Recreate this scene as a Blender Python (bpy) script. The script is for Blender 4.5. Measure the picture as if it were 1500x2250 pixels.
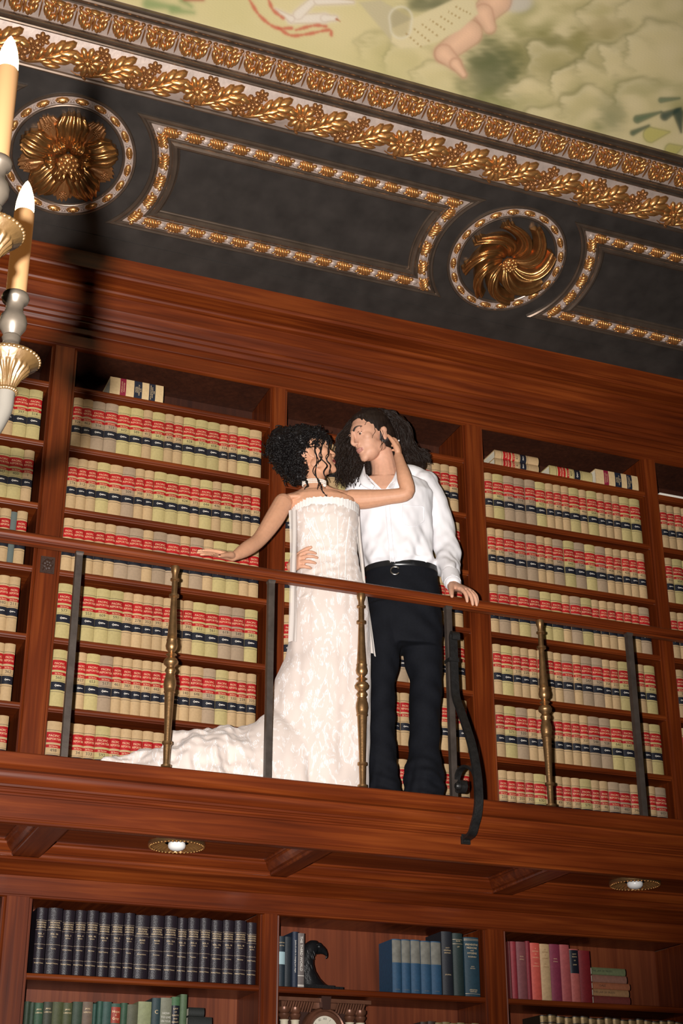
import bpy, bmesh, math, random
import numpy as np
from mathutils import Vector, Matrix
random.seed(7); RNG = np.random.default_rng(7)
for o in list(bpy.data.objects): bpy.data.objects.remove(o)
SC = bpy.context.scene; COL = SC.collection
# ------------------------------------------------------------------ camera
PITCH, YAW, ROLL, FPX = math.radians(24.967), math.radians(21.853), math.radians(-0.139), 3355.06
CAM = np.array([0.0, -6.4, 1.5])
_f = np.array([math.sin(YAW)*math.cos(PITCH), math.cos(YAW)*math.cos(PITCH), math.sin(PITCH)])
_r0 = np.array([math.cos(YAW), -math.sin(YAW), 0.0]); _u0 = np.cross(_r0, _f)
_r = _r0*math.cos(ROLL)+_u0*math.sin(ROLL); _u = -_r0*math.sin(ROLL)+_u0*math.cos(ROLL)
cd = bpy.data.cameras.new('camera'); cam = bpy.data.objects.new('camera', cd); COL.objects.link(cam)
cd.sensor_fit = 'VERTICAL'; cd.sensor_height = 36.0; cd.sensor_width = 24.0; cd.lens = FPX*36/2250
cam.matrix_world = Matrix(((_r[0], _u[0], -_f[0], CAM[0]), (_r[1], _u[1], -_f[1], CAM[1]), (_r[2], _u[2], -_f[2], CAM[2]), (0, 0, 0, 1)))
cd.clip_start = 0.05; cd.clip_end = 100
SC.camera = cam
def at(px, py, y):
    """survey sight line: the world point seen at (px, py) that stands at depth y"""
    d = (px-750)/FPX*_r-(py-1125)/FPX*_u+_f
    return CAM+d*((y+6.4)/d[1])
def mpp(p):                                   # metres per photograph pixel at a world point
    return float((np.asarray(p)-CAM)@_f)/FPX
# ------------------------------------------------------------------ world, flash, exposure
w = bpy.data.worlds.new('world'); SC.world = w; w.use_nodes = True
w.node_tree.nodes['Background'].inputs[0].default_value = (0.9, 0.62, 0.4, 1)
w.node_tree.nodes['Background'].inputs[1].default_value = 0.004
fl = bpy.data.lights.new('camera_flash', 'SPOT'); flo = bpy.data.objects.new('camera_flash', fl); COL.objects.link(flo)
flo.location = (-0.14, -6.38, 1.52); fl.energy = 3000; fl.color = (1.0, 0.955, 0.915); fl.shadow_soft_size = 0.025
fl.spot_size = math.radians(61); fl.spot_blend = 1.0
_t = at(480, 985, 0.0)
flo.rotation_euler = (Vector(_t)-flo.location).to_track_quat('-Z', 'Y').to_euler()
SC.view_settings.view_transform = 'Standard'; SC.view_settings.look = 'None'
SC.view_settings.gamma = 1.0; SC.view_settings.use_curve_mapping = False
SC.view_settings.exposure = 0.0
# ------------------------------------------------------------------ materials
MATS = {}
def mat(name, col, rough=0.5, metal=0.0, spec=0.5, coat=0.0, emis=None, estr=0.0, var=0.0, bump=0.0, bscale=60.0, rnd=0.0, sss=0.0, sheen=0.0):
    if name in MATS: return MATS[name]
    m = bpy.data.materials.new(name); m.use_nodes = True; nt = m.node_tree; b = nt.nodes['Principled BSDF']
    c = (*col, 1)
    b.inputs['Base Color'].default_value = c; b.inputs['Roughness'].default_value = rough
    b.inputs['Metallic'].default_value = metal; b.inputs['Specular IOR Level'].default_value = spec
    b.inputs['Coat Weight'].default_value = coat; b.inputs['Sheen Weight'].default_value = sheen
    if sss: b.inputs['Subsurface Weight'].default_value = sss; b.inputs['Subsurface Radius'].default_value = (0.012, 0.005, 0.003)
    if emis: b.inputs['Emission Color'].default_value = (*emis, 1); b.inputs['Emission Strength'].default_value = estr
    tc = nt.nodes.new('ShaderNodeTexCoord')
    if var or rnd:
        n = nt.nodes.new('ShaderNodeTexNoise'); n.inputs['Scale'].default_value = bscale*0.35; n.inputs['Detail'].default_value = 5
        nt.links.new(tc.outputs['Object'], n.inputs['Vector'])
        h = nt.nodes.new('ShaderNodeHueSaturation'); h.inputs['Color'].default_value = c
        mr = nt.nodes.new('ShaderNodeMapRange'); mr.inputs[1].default_value = 0.25; mr.inputs[2].default_value = 0.75
        mr.inputs[3].default_value = 1-var; mr.inputs[4].default_value = 1+var
        nt.links.new(n.outputs[0], mr.inputs[0])
        if rnd:
            oi = nt.nodes.new('ShaderNodeObjectInfo'); m2 = nt.nodes.new('ShaderNodeMapRange')
            m2.inputs[3].default_value = 1-rnd; m2.inputs[4].default_value = 1+rnd
            nt.links.new(oi.outputs['Random'], m2.inputs[0])
            mm = nt.nodes.new('ShaderNodeMath'); mm.operation = 'MULTIPLY'
            nt.links.new(mr.outputs[0], mm.inputs[0]); nt.links.new(m2.outputs[0], mm.inputs[1]); nt.links.new(mm.outputs[0], h.inputs['Value'])
        else: nt.links.new(mr.outputs[0], h.inputs['Value'])
        nt.links.new(h.outputs[0], b.inputs['Base Color'])
    if bump:
        n2 = nt.nodes.new('ShaderNodeTexNoise'); n2.inputs['Scale'].default_value = bscale; n2.inputs['Detail'].default_value = 4
        nt.links.new(tc.outputs['Object'], n2.inputs['Vector'])
        bp = nt.nodes.new('ShaderNodeBump'); bp.inputs['Strength'].default_value = bump; bp.inputs['Distance'].default_value = 0.004
        nt.links.new(n2.outputs[0], bp.inputs['Height']); nt.links.new(bp.outputs[0], b.inputs['Normal'])
    MATS[name] = m; return m
def wood(name, axis, dark, mid, light, rough=0.34, coat=0.06):
    m = bpy.data.materials.new(name); m.use_nodes = True; nt = m.node_tree; b = nt.nodes['Principled BSDF']
    tc = nt.nodes.new('ShaderNodeTexCoord'); mp = nt.nodes.new('ShaderNodeMapping')
    s = [46, 46, 46]; s[axis] = 1.6; mp.inputs['Scale'].default_value = s
    nt.links.new(tc.outputs['Object'], mp.inputs['Vector'])
    n = nt.nodes.new('ShaderNodeTexNoise'); n.inputs['Scale'].default_value = 1.0; n.inputs['Detail'].default_value = 7; n.inputs['Distortion'].default_value = 0.6
    nt.links.new(mp.outputs[0], n.inputs['Vector'])
    mp2 = nt.nodes.new('ShaderNodeMapping'); s2 = [5, 5, 5]; s2[axis] = 1.1; mp2.inputs['Scale'].default_value = s2
    nt.links.new(tc.outputs['Object'], mp2.inputs['Vector'])
    n2 = nt.nodes.new('ShaderNodeTexNoise'); n2.inputs['Scale'].default_value = 1.0; n2.inputs['Detail'].default_value = 3
    nt.links.new(mp2.outputs[0], n2.inputs['Vector'])
    mx = nt.nodes.new('ShaderNodeMath'); mx.operation = 'MULTIPLY_ADD'; mx.inputs[1].default_value = 0.55
    ml = nt.nodes.new('ShaderNodeMath'); ml.operation = 'MULTIPLY'; ml.inputs[1].default_value = 0.45
    nt.links.new(n2.outputs[0], ml.inputs[0]); nt.links.new(n.outputs[0], mx.inputs[0]); nt.links.new(ml.outputs[0], mx.inputs[2])
    cr = nt.nodes.new('ShaderNodeValToRGB'); e = cr.color_ramp.elements
    e[0].position = 0.26; e[0].color = (*dark, 1); e[1].position = 0.74; e[1].color = (*light, 1)
    x = e.new(0.5); x.color = (*mid, 1)
    nt.links.new(mx.outputs[0], cr.inputs[0]); nt.links.new(cr.outputs[0], b.inputs['Base Color'])
    b.inputs['Specular IOR Level'].default_value = 0.35; b.inputs['Roughness'].default_value = rough; b.inputs['Coat Weight'].default_value = coat; b.inputs['Coat Roughness'].default_value = 0.25
    bp = nt.nodes.new('ShaderNodeBump'); bp.inputs['Strength'].default_value = 0.12; bp.inputs['Distance'].default_value = 0.002
    nt.links.new(n.outputs[0], bp.inputs['Height']); nt.links.new(bp.outputs[0], b.inputs['Normal'])
    MATS[name] = m; return m
WD, WM, WL = (0.030, 0.0042, 0.0011), (0.120, 0.0205, 0.0036), (0.255, 0.056, 0.0095)
WX = wood('mahogany_along_x', 0, WD, WM, WL); WY = wood('mahogany_along_y', 1, WD, WM, WL); WZ = wood('mahogany_along_z', 2, WD, WM, WL)
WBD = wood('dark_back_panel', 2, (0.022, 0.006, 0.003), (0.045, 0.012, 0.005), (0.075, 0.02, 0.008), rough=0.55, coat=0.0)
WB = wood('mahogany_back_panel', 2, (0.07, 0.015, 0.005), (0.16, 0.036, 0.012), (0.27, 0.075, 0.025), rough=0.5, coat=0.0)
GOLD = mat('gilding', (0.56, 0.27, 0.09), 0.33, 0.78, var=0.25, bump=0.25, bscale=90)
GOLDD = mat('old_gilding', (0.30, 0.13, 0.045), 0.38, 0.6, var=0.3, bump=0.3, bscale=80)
SILV = mat('silver_leaf_ground', (0.43, 0.335, 0.285), 0.5, 0.3, var=0.2, bump=0.15, bscale=70)
PETG = mat('bronze_gilding', (0.40, 0.185, 0.06), 0.27, 0.88, var=0.3, bump=0.2, bscale=70)
BRZ = mat('dark_bronze_paint', (0.17, 0.122, 0.090), 0.29, 0.72, var=0.25, bscale=30)
BLK = mat('blackened_oak_paint', (0.028, 0.023, 0.020), 0.45, 0.0, var=0.35, bump=0.12, bscale=24)
BRASS = mat('aged_brass', (0.36, 0.20, 0.085), 0.36, 0.85, var=0.25, bump=0.15, bscale=120)
IRON = mat('blackened_iron', (0.030, 0.028, 0.027), 0.42, 0.6, var=0.3, bump=0.3, bscale=150)
POSTM = mat('dark_bronze_bar', (0.085, 0.066, 0.055), 0.45, 0.5, var=0.3, bump=0.15, bscale=60)
# ------------------------------------------------------------------ mesh helpers
class MB:
    def __init__(s): s.v = []; s.f = []; s.m = []
    def add(s, v, f, m=0):
        k = len(s.v); s.v.extend([tuple(map(float, p)) for p in v]); s.f.extend([tuple(i+k for i in q) for q in f])
        s.m.extend([m]*len(f) if isinstance(m, int) else m)
    def box(s, x0, x1, y0, y1, z0, z1, m=0):
        s.add([(x0, y0, z0), (x1, y0, z0), (x1, y1, z0), (x0, y1, z0), (x0, y0, z1), (x1, y0, z1), (x1, y1, z1), (x0, y1, z1)],
              [(0, 3, 2, 1), (4, 5, 6, 7), (0, 1, 5, 4), (1, 2, 6, 5), (2, 3, 7, 6), (3, 0, 4, 7)], m)
    def grid(s, P, m=0, closed_u=False, closed_v=False):
        nu = len(P); nv = len(P[0]); v = [p for r in P for p in r]; f = []
        for i in range(nu if closed_u else nu-1):
            for j in range(nv if closed_v else nv-1):
                a, b = i, (i+1) % nu; c, d = j, (j+1) % nv
                f.append((a*nv+c, b*nv+c, b*nv+d, a*nv+d))
        s.add(v, f, m)
    def extrude_x(s, prof, x0, x1, m=0, cap=True, n=1):
        xs = [x0+(x1-x0)*i/n for i in range(n+1)]
        s.grid([[(x, p[0], p[1]) for p in prof] for x in xs], m)
        if cap:
            k = len(prof)
            s.add([(x0, p[0], p[1]) for p in prof], [tuple(range(k))], m if isinstance(m, int) else m[0]); s.add([(x1, p[0], p[1]) for p in prof], [tuple(reversed(range(k)))], m if isinstance(m, int) else m[0])
    def lathe(s, c, prof, n=16, m=0, axis=2):
        P = []
        for r, h in prof:
            row = []
            for i in range(n):
                a = 2*math.pi*i/n; q = [0, 0, 0]; q[axis] = h; q[(axis+1) % 3] = r*math.cos(a); q[(axis+2) % 3] = r*math.sin(a)
                row.append((c[0]+q[0], c[1]+q[1], c[2]+q[2]))
            P.append(row)
        s.grid(P, m, closed_v=True)
        k = len(prof); s.add(P[0], [tuple(reversed(range(n)))], m); s.add(P[-1], [tuple(range(n))], m)
    def tube(s, pts, rad, n=8, m=0, cap=True, flat=None):
        pts = [np.array(p, float) for p in pts]; N = len(pts)
        if not hasattr(rad, '__len__'): rad = [rad]*N
        T = [pts[min(i+1, N-1)]-pts[max(i-1, 0)] for i in range(N)]; T = [t/(np.linalg.norm(t)+1e-12) for t in T]
        ref = np.array([0, 0, 1.0]) if abs(T[0][2]) < 0.9 else np.array([1.0, 0, 0])
        u = np.cross(ref, T[0]); u /= np.linalg.norm(u); P = []
        for i in range(N):
            u = u-T[i]*(u@T[i]); u /= (np.linalg.norm(u)+1e-12); v = np.cross(T[i], u)
            fl = 1.0 if flat is None else flat
            P.append([pts[i]+rad[i]*(math.cos(2*math.pi*k/n)*u+fl*math.sin(2*math.pi*k/n)*v) for k in range(n)])
        s.grid(P, m, closed_v=True)
        if cap: s.add(P[0], [tuple(reversed(range(n)))], m); s.add(P[-1], [tuple(range(n))], m)
    def bar(s, pts, w, t, side, m=0):
        """flat bar swept along pts; w across `side`, t along the curve normal"""
        pts = [np.array(p, float) for p in pts]; side = np.array(side, float); N = len(pts); P = []
        ww = w if hasattr(w, '__len__') else [w]*N
        for i in range(N):
            T = pts[min(i+1, N-1)]-pts[max(i-1, 0)]; T /= np.linalg.norm(T); n_ = np.cross(T, side); n_ /= np.linalg.norm(n_)
            P.append([pts[i]+a*side*ww[i]/2+b*n_*t/2 for a, b in ((-1, -1), (1, -1), (1, 1), (-1, 1))])
        s.grid(P, m, closed_v=True); s.add(P[0], [(3, 2, 1, 0)], m); s.add(P[-1], [(0, 1, 2, 3)], m)
    def ell(s, c, r, R=None, nu=10, nv=14, m=0, half=False):
        P = []
        for i in range(nu+1):
            a = -math.pi/2+math.pi*i/nu if not half else (math.pi/2)*i/nu
            row = []
            for j in range(nv):
                b = 2*math.pi*j/nv
                q = np.array([r[0]*math.cos(a)*math.cos(b), r[1]*math.cos(a)*math.sin(b), r[2]*math.sin(a)])
                if R is not None: q = R@q
                row.append(np.array(c)+q)
            P.append(row)
        s.grid(P, m, closed_v=True)
    def loft(s, rings, m=0, cap=True):
        s.grid(rings, m, closed_v=True); n = len(rings[0])
        if cap: s.add(rings[0], [tuple(reversed(range(n)))], m); s.add(rings[-1], [tuple(range(n))], m)
    def build(s, name, mats, parent=None, smooth=False, loc=None, auto=None):
        me = bpy.data.meshes.new(name); v = np.array(s.v)
        if loc is not None: v = v-np.array(loc)
        me.from_pydata([tuple(p) for p in v], [], s.f)
        for q in (mats if isinstance(mats, (list, tuple)) else [mats]): me.materials.append(q)
        me.polygons.foreach_set('material_index', s.m)
        if smooth: me.polygons.foreach_set('use_smooth', [True]*len(s.f))
        bm = bmesh.new(); bm.from_mesh(me); bmesh.ops.recalc_face_normals(bm, faces=bm.faces); bm.to_mesh(me); bm.free()
        if smooth and auto: me.set_sharp_from_angle(angle=math.radians(auto))
        return link(name, me, parent, loc)
def link(name, me, parent=None, loc=None):
    o = bpy.data.objects.new(name, me); COL.objects.link(o)
    if loc is not None: o.location = loc
    if parent is not None: o.parent = parent
    return o
def empty(name, loc=(0, 0, 0), parent=None):
    o = bpy.data.objects.new(name, None); COL.objects.link(o); o.location = loc; o.empty_display_size = 0.1
    if parent is not None: o.parent = parent
    return o
def tag(o, label=None, cat=None, group=None, kind=None):
    if label: o['label'] = label
    if cat: o['category'] = cat
    if group: o['group'] = group
    if kind: o['kind'] = kind
    return o
_TX = {}
def text_geo(s, size):
    k = (s, size)
    if k not in _TX:
        cu = bpy.data.curves.new('t', 'FONT'); cu.body = s; cu.size = size; cu.align_x = 'CENTER'; cu.align_y = 'CENTER'; cu.resolution_u = 2
        ob = bpy.data.objects.new('t', cu); me = bpy.data.meshes.new_from_object(ob)
        _TX[k] = ([(v.co.x, v.co.y) for v in me.vertices], [tuple(p.vertices) for p in me.polygons])
        bpy.data.objects.remove(ob); bpy.data.curves.remove(cu); bpy.data.meshes.remove(me)
    return _TX[k]
def catmull(pts, n=8):
    p = [np.array(q, float) for q in pts]; p = [2*p[0]-p[1]]+p+[2*p[-1]-p[-2]]; out = []
    for i in range(1, len(p)-2):
        for k in range(n):
            t = k/n
            out.append(0.5*((2*p[i])+(-p[i-1]+p[i+1])*t+(2*p[i-1]-5*p[i]+4*p[i+1]-p[i+2])*t*t+(-p[i-1]+3*p[i]-3*p[i+1]+p[i+2])*t**3))
    out.append(p[-2]); return out
# ------------------------------------------------------------------ the room shell
XL, XR, YF, ZC = -3.6, 8.4, -11.0, 6.25
m = MB(); m.box(XL, XR, YF, 0.5, -0.12, 0.0); tag(m.build('floor', WY), kind='structure')
PLAS = mat('dark_wall_panelling', (0.09, 0.035, 0.018), 0.6, var=0.2, bscale=8)
m = MB(); m.box(XL, XR, 0.34, 0.5, 0, ZC); tag(m.build('wall_back', PLAS), kind='structure')
m = MB(); m.box(XL-0.15, XL, YF, 0.5, 0, ZC); tag(m.build('wall_left', PLAS), kind='structure')
m = MB(); m.box(XR, XR+0.15, YF, 0.5, 0, ZC); tag(m.build('wall_right', PLAS), kind='structure')
m = MB(); m.box(XL, XR, YF-0.15, YF, 0, ZC); tag(m.build('wall_front', PLAS), kind='structure')
# ------------------------------------------------------------------ bookcases
PIL = [(-0.015, 0.075), (1.069, 1.193), (2.187, 2.277), (3.266, 3.382), (4.371, 4.458), (5.448, 5.565)]
BAY = [(PIL[i][1], PIL[i+1][0]) for i in range(5)]
SHZ = [5.151, 4.833, 4.511, 4.197, 3.871, 3.553, 3.224]
FLOORZ = 3.1045
def pilaster(x0, x1, z0, z1, parent):
    m = MB(); e = 0.011
    prof = [(x0, 0.325), (x0, 0.016), (x0+0.006, 0.016), (x0+0.006, 0.008), (x0+e, 0.010), (x0+e+0.005, 0.0), (x1-e-0.005, 0.0), (x1-e, 0.010), (x1-0.006, 0.008), (x1-0.006, 0.016), (x1, 0.016), (x1, 0.325)]
    m.grid([[(p[0], p[1], z) for p in prof] for z in (z0, z1)], closed_v=True)
    k = len(prof)
    for z in (z0, z1): m.add([(p[0], p[1], z) for p in prof], [tuple(range(k))])
    return m.build('pilaster', WZ, parent, loc=((x0+x1)/2, 0, z0))
def shelf(x0, x1, z, parent, t=0.028, yf=0.012, yb=0.308):
    pr = [(yb, z), (yf+0.010, z), (yf+0.003, z-0.003), (yf, z-0.010), (yf, z-0.017), (yf+0.003, z-0.022), (yf+0.010, z-0.024), (yf+0.012, z-t), (yb, z-t)]
    m = MB(); m.extrude_x(pr+[pr[0]], x0+0.0005, x1-0.0005); return m.build('shelf', WX, parent, smooth=True, auto=40)
UB = tag(empty('upper_bookcase', (2.78, 0.16, FLOORZ)), 'tall built-in mahogany bookcase of five bays standing on the gallery', 'bookcase')
def put(o, root):                              # parent without moving
    o.parent = root; o.matrix_parent_inverse = Matrix.Translation(root.location).inverted(); return o
for p in PIL: put(pilaster(*p, FLOORZ, 5.354, None), UB)
for b in BAY:
    for z in SHZ: put(shelf(b[0], b[1], z, None), UB)
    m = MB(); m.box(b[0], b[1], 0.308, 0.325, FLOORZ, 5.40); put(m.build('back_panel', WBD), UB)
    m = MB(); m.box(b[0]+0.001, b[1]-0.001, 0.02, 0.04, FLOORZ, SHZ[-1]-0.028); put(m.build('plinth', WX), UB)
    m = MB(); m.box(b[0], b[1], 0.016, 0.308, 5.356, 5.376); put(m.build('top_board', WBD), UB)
m = MB(); pr = [(0.02, 5.346), (0.004, 5.346), (-0.002, 5.350), (-0.004, 5.356), (-0.002, 5.361), (0.003, 5.363), (0.003, 5.432), (0.02, 5.432)]
m.extrude_x(pr+[pr[0]], -1.2, 7.0); put(m.build('head_rail', WX, smooth=True, auto=35), UB)
cr = [(0.02, 5.428), (-0.010, 5.428), (-0.012, 5.431), (-0.012, 5.462), (-0.022, 5.462), (-0.026, 5.466), (-0.029, 5.474), (-0.033, 5.480), (-0.033, 5.488), (-0.040, 5.489), (-0.044, 5.496), (-0.048, 5.503), (-0.048, 5.511),
      (-0.054, 5.511), (-0.062, 5.521), (-0.073, 5.533), (-0.086, 5.545), (-0.090, 5.551), (-0.092, 5.552), (-0.098, 5.580), (-0.108, 5.613),
      (-0.120, 5.613), (-0.131, 5.618), (-0.137, 5.626), (-0.137, 5.634), (-0.131, 5.640), (-0.122, 5.643), (-0.128, 5.646), (-0.205, 5.654), (-0.215, 5.655), (-0.218, 5.662), (-0.225, 5.668), (-0.232, 5.667), (-0.234, 5.690), (-0.240, 5.735), (-0.246, 5.756), (0.02, 5.756)]
m = MB(); m.extrude_x(cr+[cr[0]], -1.2, 7.0); put(m.build('crown_moulding', WX, smooth=True, auto=28), UB)
m = MB(); m.box(1.101, 1.165, -0.006, 0.004, 4.160, 4.240, 0); m.box(1.106, 1.160, -0.009, -0.005, 4.166, 4.234, 0)
for i in range(7):
    a = 2*math.pi*i/7; m.ell((1.133+0.013*math.cos(a), -0.008, 4.20+0.017*math.sin(a)), (0.010, 0.006, 0.012), nu=6, nv=8)
m.ell((1.133, -0.010, 4.20), (0.009, 0.007, 0.009), nu=6, nv=8)
m.tube(catmull([(1.112, -0.010, 4.17), (1.118, -0.010, 4.186), (1.110, -0.010, 4.20), (1.120, -0.010, 4.215), (1.112, -0.010, 4.228)], 4), 0.003, 5)
m.tube(catmull([(1.154, -0.010, 4.17), (1.148, -0.010, 4.186), (1.156, -0.010, 4.20), (1.146, -0.010, 4.215), (1.154, -0.010, 4.228)], 4), 0.003, 5)
put(tag(m.build('carved_plaque', mat('carved_dark_wood', (0.035, 0.014, 0.008), 0.5, bump=0.3, bscale=200), smooth=True, auto=40), 'small dark carved rosette plaque'), UB)
# lower bookcase
LSZ = [2.424, 2.094, 1.764, 1.434, 1.104, 0.774]
LB = tag(empty('lower_bookcase', (2.78, 0.16, 0)), 'built-in mahogany bookcase below the gallery with open shelves', 'bookcase')
for p in PIL: put(pilaster(*p, 0.0, 2.724, None), LB)
for b in BAY:
    for z in LSZ: put(shelf(b[0], b[1], z, None, t=0.026), LB)
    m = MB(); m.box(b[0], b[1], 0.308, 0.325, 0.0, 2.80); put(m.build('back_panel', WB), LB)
    m = MB(); m.box(b[0], b[1], 0.016, 0.308, 2.728, 2.748); put(m.build('top_board', WY), LB)
    m = MB(); m.box(b[0]+0.001, b[1]-0.001, 0.015, 0.035, 0.0, 0.74); put(m.build('base_panel', WX), LB)
m = MB(); pr = [(0.02, 2.718), (0.005, 2.718), (-0.001, 2.722), (-0.001, 2.728), (0.003, 2.731), (0.003, 2.812), (0.02, 2.812)]
m.extrude_x(pr+[pr[0]], -1.2, 7.0); put(m.build('head_rail', WX, smooth=True, auto=35), LB)
pr = [(0.02, 2.806), (-0.006, 2.806), (-0.010, 2.808), (-0.014, 2.813), (-0.022, 2.817), (-0.034, 2.825), (-0.037, 2.827), (-0.040, 2.829), (-0.052, 2.840), (-0.066, 2.846), (-0.074, 2.847), (-0.086, 2.849), (-0.094, 2.853), (-0.097, 2.858), (-0.094, 2.864), (0.02, 2.864)]
m = MB(); m.extrude_x(pr+[pr[0]], -1.2, 7.0); put(m.build('crown_moulding', WX, smooth=True, auto=28), LB)
# ------------------------------------------------------------------ gallery
GAL = tag(empty('gallery', (2.78, -0.4, 2.85)), 'mahogany gallery walkway with moulded fascia and coffered underside', 'balcony')
m = MB(); m.box(-1.2, 7.0, -0.735, 0.325, 3.05, FLOORZ); put(m.build('deck', WX), GAL)
fa = [(-0.69, FLOORZ), (-0.776, FLOORZ), (-0.780, FLOORZ-0.004), (-0.780, 3.0567), (-0.776, 3.052), (-0.765, 3.042), (-0.742, 3.040), (-0.742, 3.034), (-0.746, 3.033), (-0.745, 3.022), (-0.738, 3.010), (-0.727, 3.000), (-0.723, 2.996),
      (-0.728, 2.993), (-0.727, 2.985), (-0.720, 2.982), (-0.720, 2.977), (-0.715, 2.976), (-0.715, 2.968), (-0.708, 2.965), (-0.708, 2.958), (-0.700, 2.957), (-0.700, 2.875), (-0.703, 2.872), (-0.703, 2.868), (-0.711, 2.866), (-0.714, 2.860), (-0.711, 2.854), (-0.704, 2.852), (-0.680, 2.852), (-0.680, 2.93), (-0.69, 2.93)]
m = MB(); m.extrude_x(fa+[fa[0]], -1.2, 7.0); put(m.build('fascia', WX, smooth=True, auto=28), GAL)
ZB, ZP = 2.866, 2.926
for p in PIL:
    m = MB(); m.box(p[0]+0.008, p[1]-0.008, -0.68, 0.0, ZB, 2.95); put(m.build('beam', WY), GAL)
for b in BAY:
    x0, x1, y0, y1 = b[0]-0.008, b[1]+0.008, -0.68, -0.09
    m = MB(); m.box(x0, x1, y0, 0.0, ZP, 2.95); put(m.build('coffer_panel', WX), GAL)
    P = []
    for d, z in ((0, ZB), (0.004, ZB+0.002), (0.007, ZB+0.010), (0.005, ZB+0.016), (0.012, ZB+0.018), (0.022, ZB+0.028), (0.033, ZB+0.042), (0.036, ZB+0.050), (0.042, ZB+0.051), (0.046, ZB+0.055), (0.046, ZP)):
        P.append([(x0+d, y0+d, z), (x1-d, y0+d, z), (x1-d, y1-d, z), (x0+d, y1-d, z)])
    m = MB(); m.grid(P, closed_v=True); put(m.build('coffer_moulding', WX), GAL)
    m = MB(); m.box(x0, x1, -0.092, 0.0, ZB-0.001, 2.927); put(m.build('coffer_edge', WX), GAL)
# ------------------------------------------------------------------ railing
YR = -0.635
RAIL = tag(empty('gallery_railing', (2.4, YR, FLOORZ)), 'gallery railing with mahogany handrail, bronze posts and turned brass balusters', 'railing')
hr = [(-0.030, 3.990), (-0.036, 3.992), (-0.038, 4.000), (-0.033, 4.006), (-0.036, 4.011), (-0.041, 4.020), (-0.042, 4.034), (-0.037, 4.046), (-0.026, 4.055), (-0.010, 4.060), (0.010, 4.060), (0.026, 4.055), (0.037, 4.046), (0.042, 4.034), (0.041, 4.020), (0.036, 4.011), (0.033, 4.006), (0.038, 4.000), (0.036, 3.992), (0.030, 3.990)]
hr = [(a*.68, 4.016+(z-3.99)*.044/.07) for a, z in hr]
m = MB(); m.extrude_x([(YR+a, z) for a, z in hr]+[(YR+hr[0][0], hr[0][1])], -1.2, 7.0); put(m.build('handrail', WX, smooth=True, auto=40), RAIL)
m = MB(); m.box(-1.2, 7.0, YR-0.014, YR+0.014, 4.008, 4.017); put(m.build('rail_strip', WX), RAIL)
POSTX = [0.307, 1.147, 1.984, 2.8244, 3.762, 4.70, 5.64]; BALX = [0.727, 1.558, 2.403, 3.292, 4.23, 5.17]
def post(x):
    m = MB(); h = 0.0135; P = []
    for z, r in ((FLOORZ, 0.021), (FLOORZ+0.02, 0.021), (FLOORZ+0.03, h), (3.992, h), (4.002, 0.016), (4.009, 0.016)):
        P.append([(x-r, YR-r, z), (x+r, YR-r, z), (x+r, YR+r, z), (x-r, YR+r, z)])
    m.loft(P); return m.build('post', POSTM)
for x in POSTX: put(post(x), RAIL)
bp = [(280, .0185), (300, .019), (320, .0165), (340, .0125), (370, .0125), (374, .019), (386, .019), (392, .012), (490, .012), (494, .021), (510, .021), (516, .0123), (650, .0150), (790, .0195), (822, .0205), (826, .0228), (834, .0228), (838, .0215), (872, .0255), (895, .023), (908, .0165), (920, .011), (929, .018), (936, .0235), (943, .018), (950, .0125), (968, .025), (988, .0315), (1005, .0295), (1020, .0195), (1030, .0165), (1045, .0225), (1055, .024), (1066, .0195), (1078, .017), (1083, .021), (1095, .0205), (1120, .025), (1150, .0265), (1180, .024), (1196, .0225), (1200, .024), (1208, .024), (1212, .0205), (1380, .0165), (1548, .013), (1552, .0205), (1568, .021), (1576, .0145), (1600, .0145), (1690, .0128), (1708, .0135), (1712, .021), (1726, .021), (1732, .0135), (1762, .014), (1776, .0195), (1792, .0205)]
m = MB(); m.lathe((0, 0, 0), [(r, 4.009-(c-280)/1512*(4.009-FLOORZ)-FLOORZ) for c, r in reversed(bp)], n=20)
bal0 = m.build('baluster', BRASS, smooth=True, auto=50); bal0.location = (BALX[0], YR, FLOORZ); put(bal0, RAIL)
for x in BALX[1:]:
    o = link('baluster', bal0.data); o.location = (x, YR, FLOORZ); put(o, RAIL)
BX = 2.836
sc = [(-0.676, 3.858), (-0.657, 3.880), (-0.628, 3.888), (-0.607, 3.873), (-0.597, 3.829), (-0.594, 3.764), (-0.601, 3.676), (-0.623, 3.595), (-0.671, 3.508), (-0.714, 3.429), (-0.752, 3.354), (-0.778, 3.280), (-0.797, 3.204), (-0.803, 3.141), (-0.800, 3.085), (-0.784, 3.037), (-0.757, 3.0), (-0.728, 2.968), (-0.704, 2.946)]
cu = [(-0.792, 3.190), (-0.760, 3.232), (-0.700, 3.262), (-0.640, 3.262), (-0.606, 3.234), (-0.598, 3.204), (-0.620, 3.172), (-0.656, 3.164), (-0.676, 3.182), (-0.662, 3.206), (-0.640, 3.198)]
sc = [(min(-.656, (a+6.4)*.993-6.4), (b-1.5)*.993+1.5) for a, b in sc[2:-1]]+[(-0.718, 2.948)]; sc = [(-.682, 3.838), (-.684, 3.862), (-.668, 3.874)]+sc[1:]; cu = [((a+6.4)*.993-6.4, (b-1.5)*.993+1.5) for a, b in cu]
m = MB(); m.bar(catmull([(BX, a, b) for a, b in sc], 5), 0.036, 0.014, (1, 0, 0))
scr = put(m.build('scroll_bracket', IRON, smooth=True, auto=50), RAIL); tag(scr, 'black wrought iron scroll brace bowing over the fascia')
m = MB(); cp = catmull([(BX, a, b) for a, b in cu], 5); m.bar(cp, [0.026]*(len(cp)-8)+[0.03, 0.034, 0.038, 0.04, 0.04, 0.04, 0.036, 0.03], 0.011, (1, 0, 0))
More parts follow.
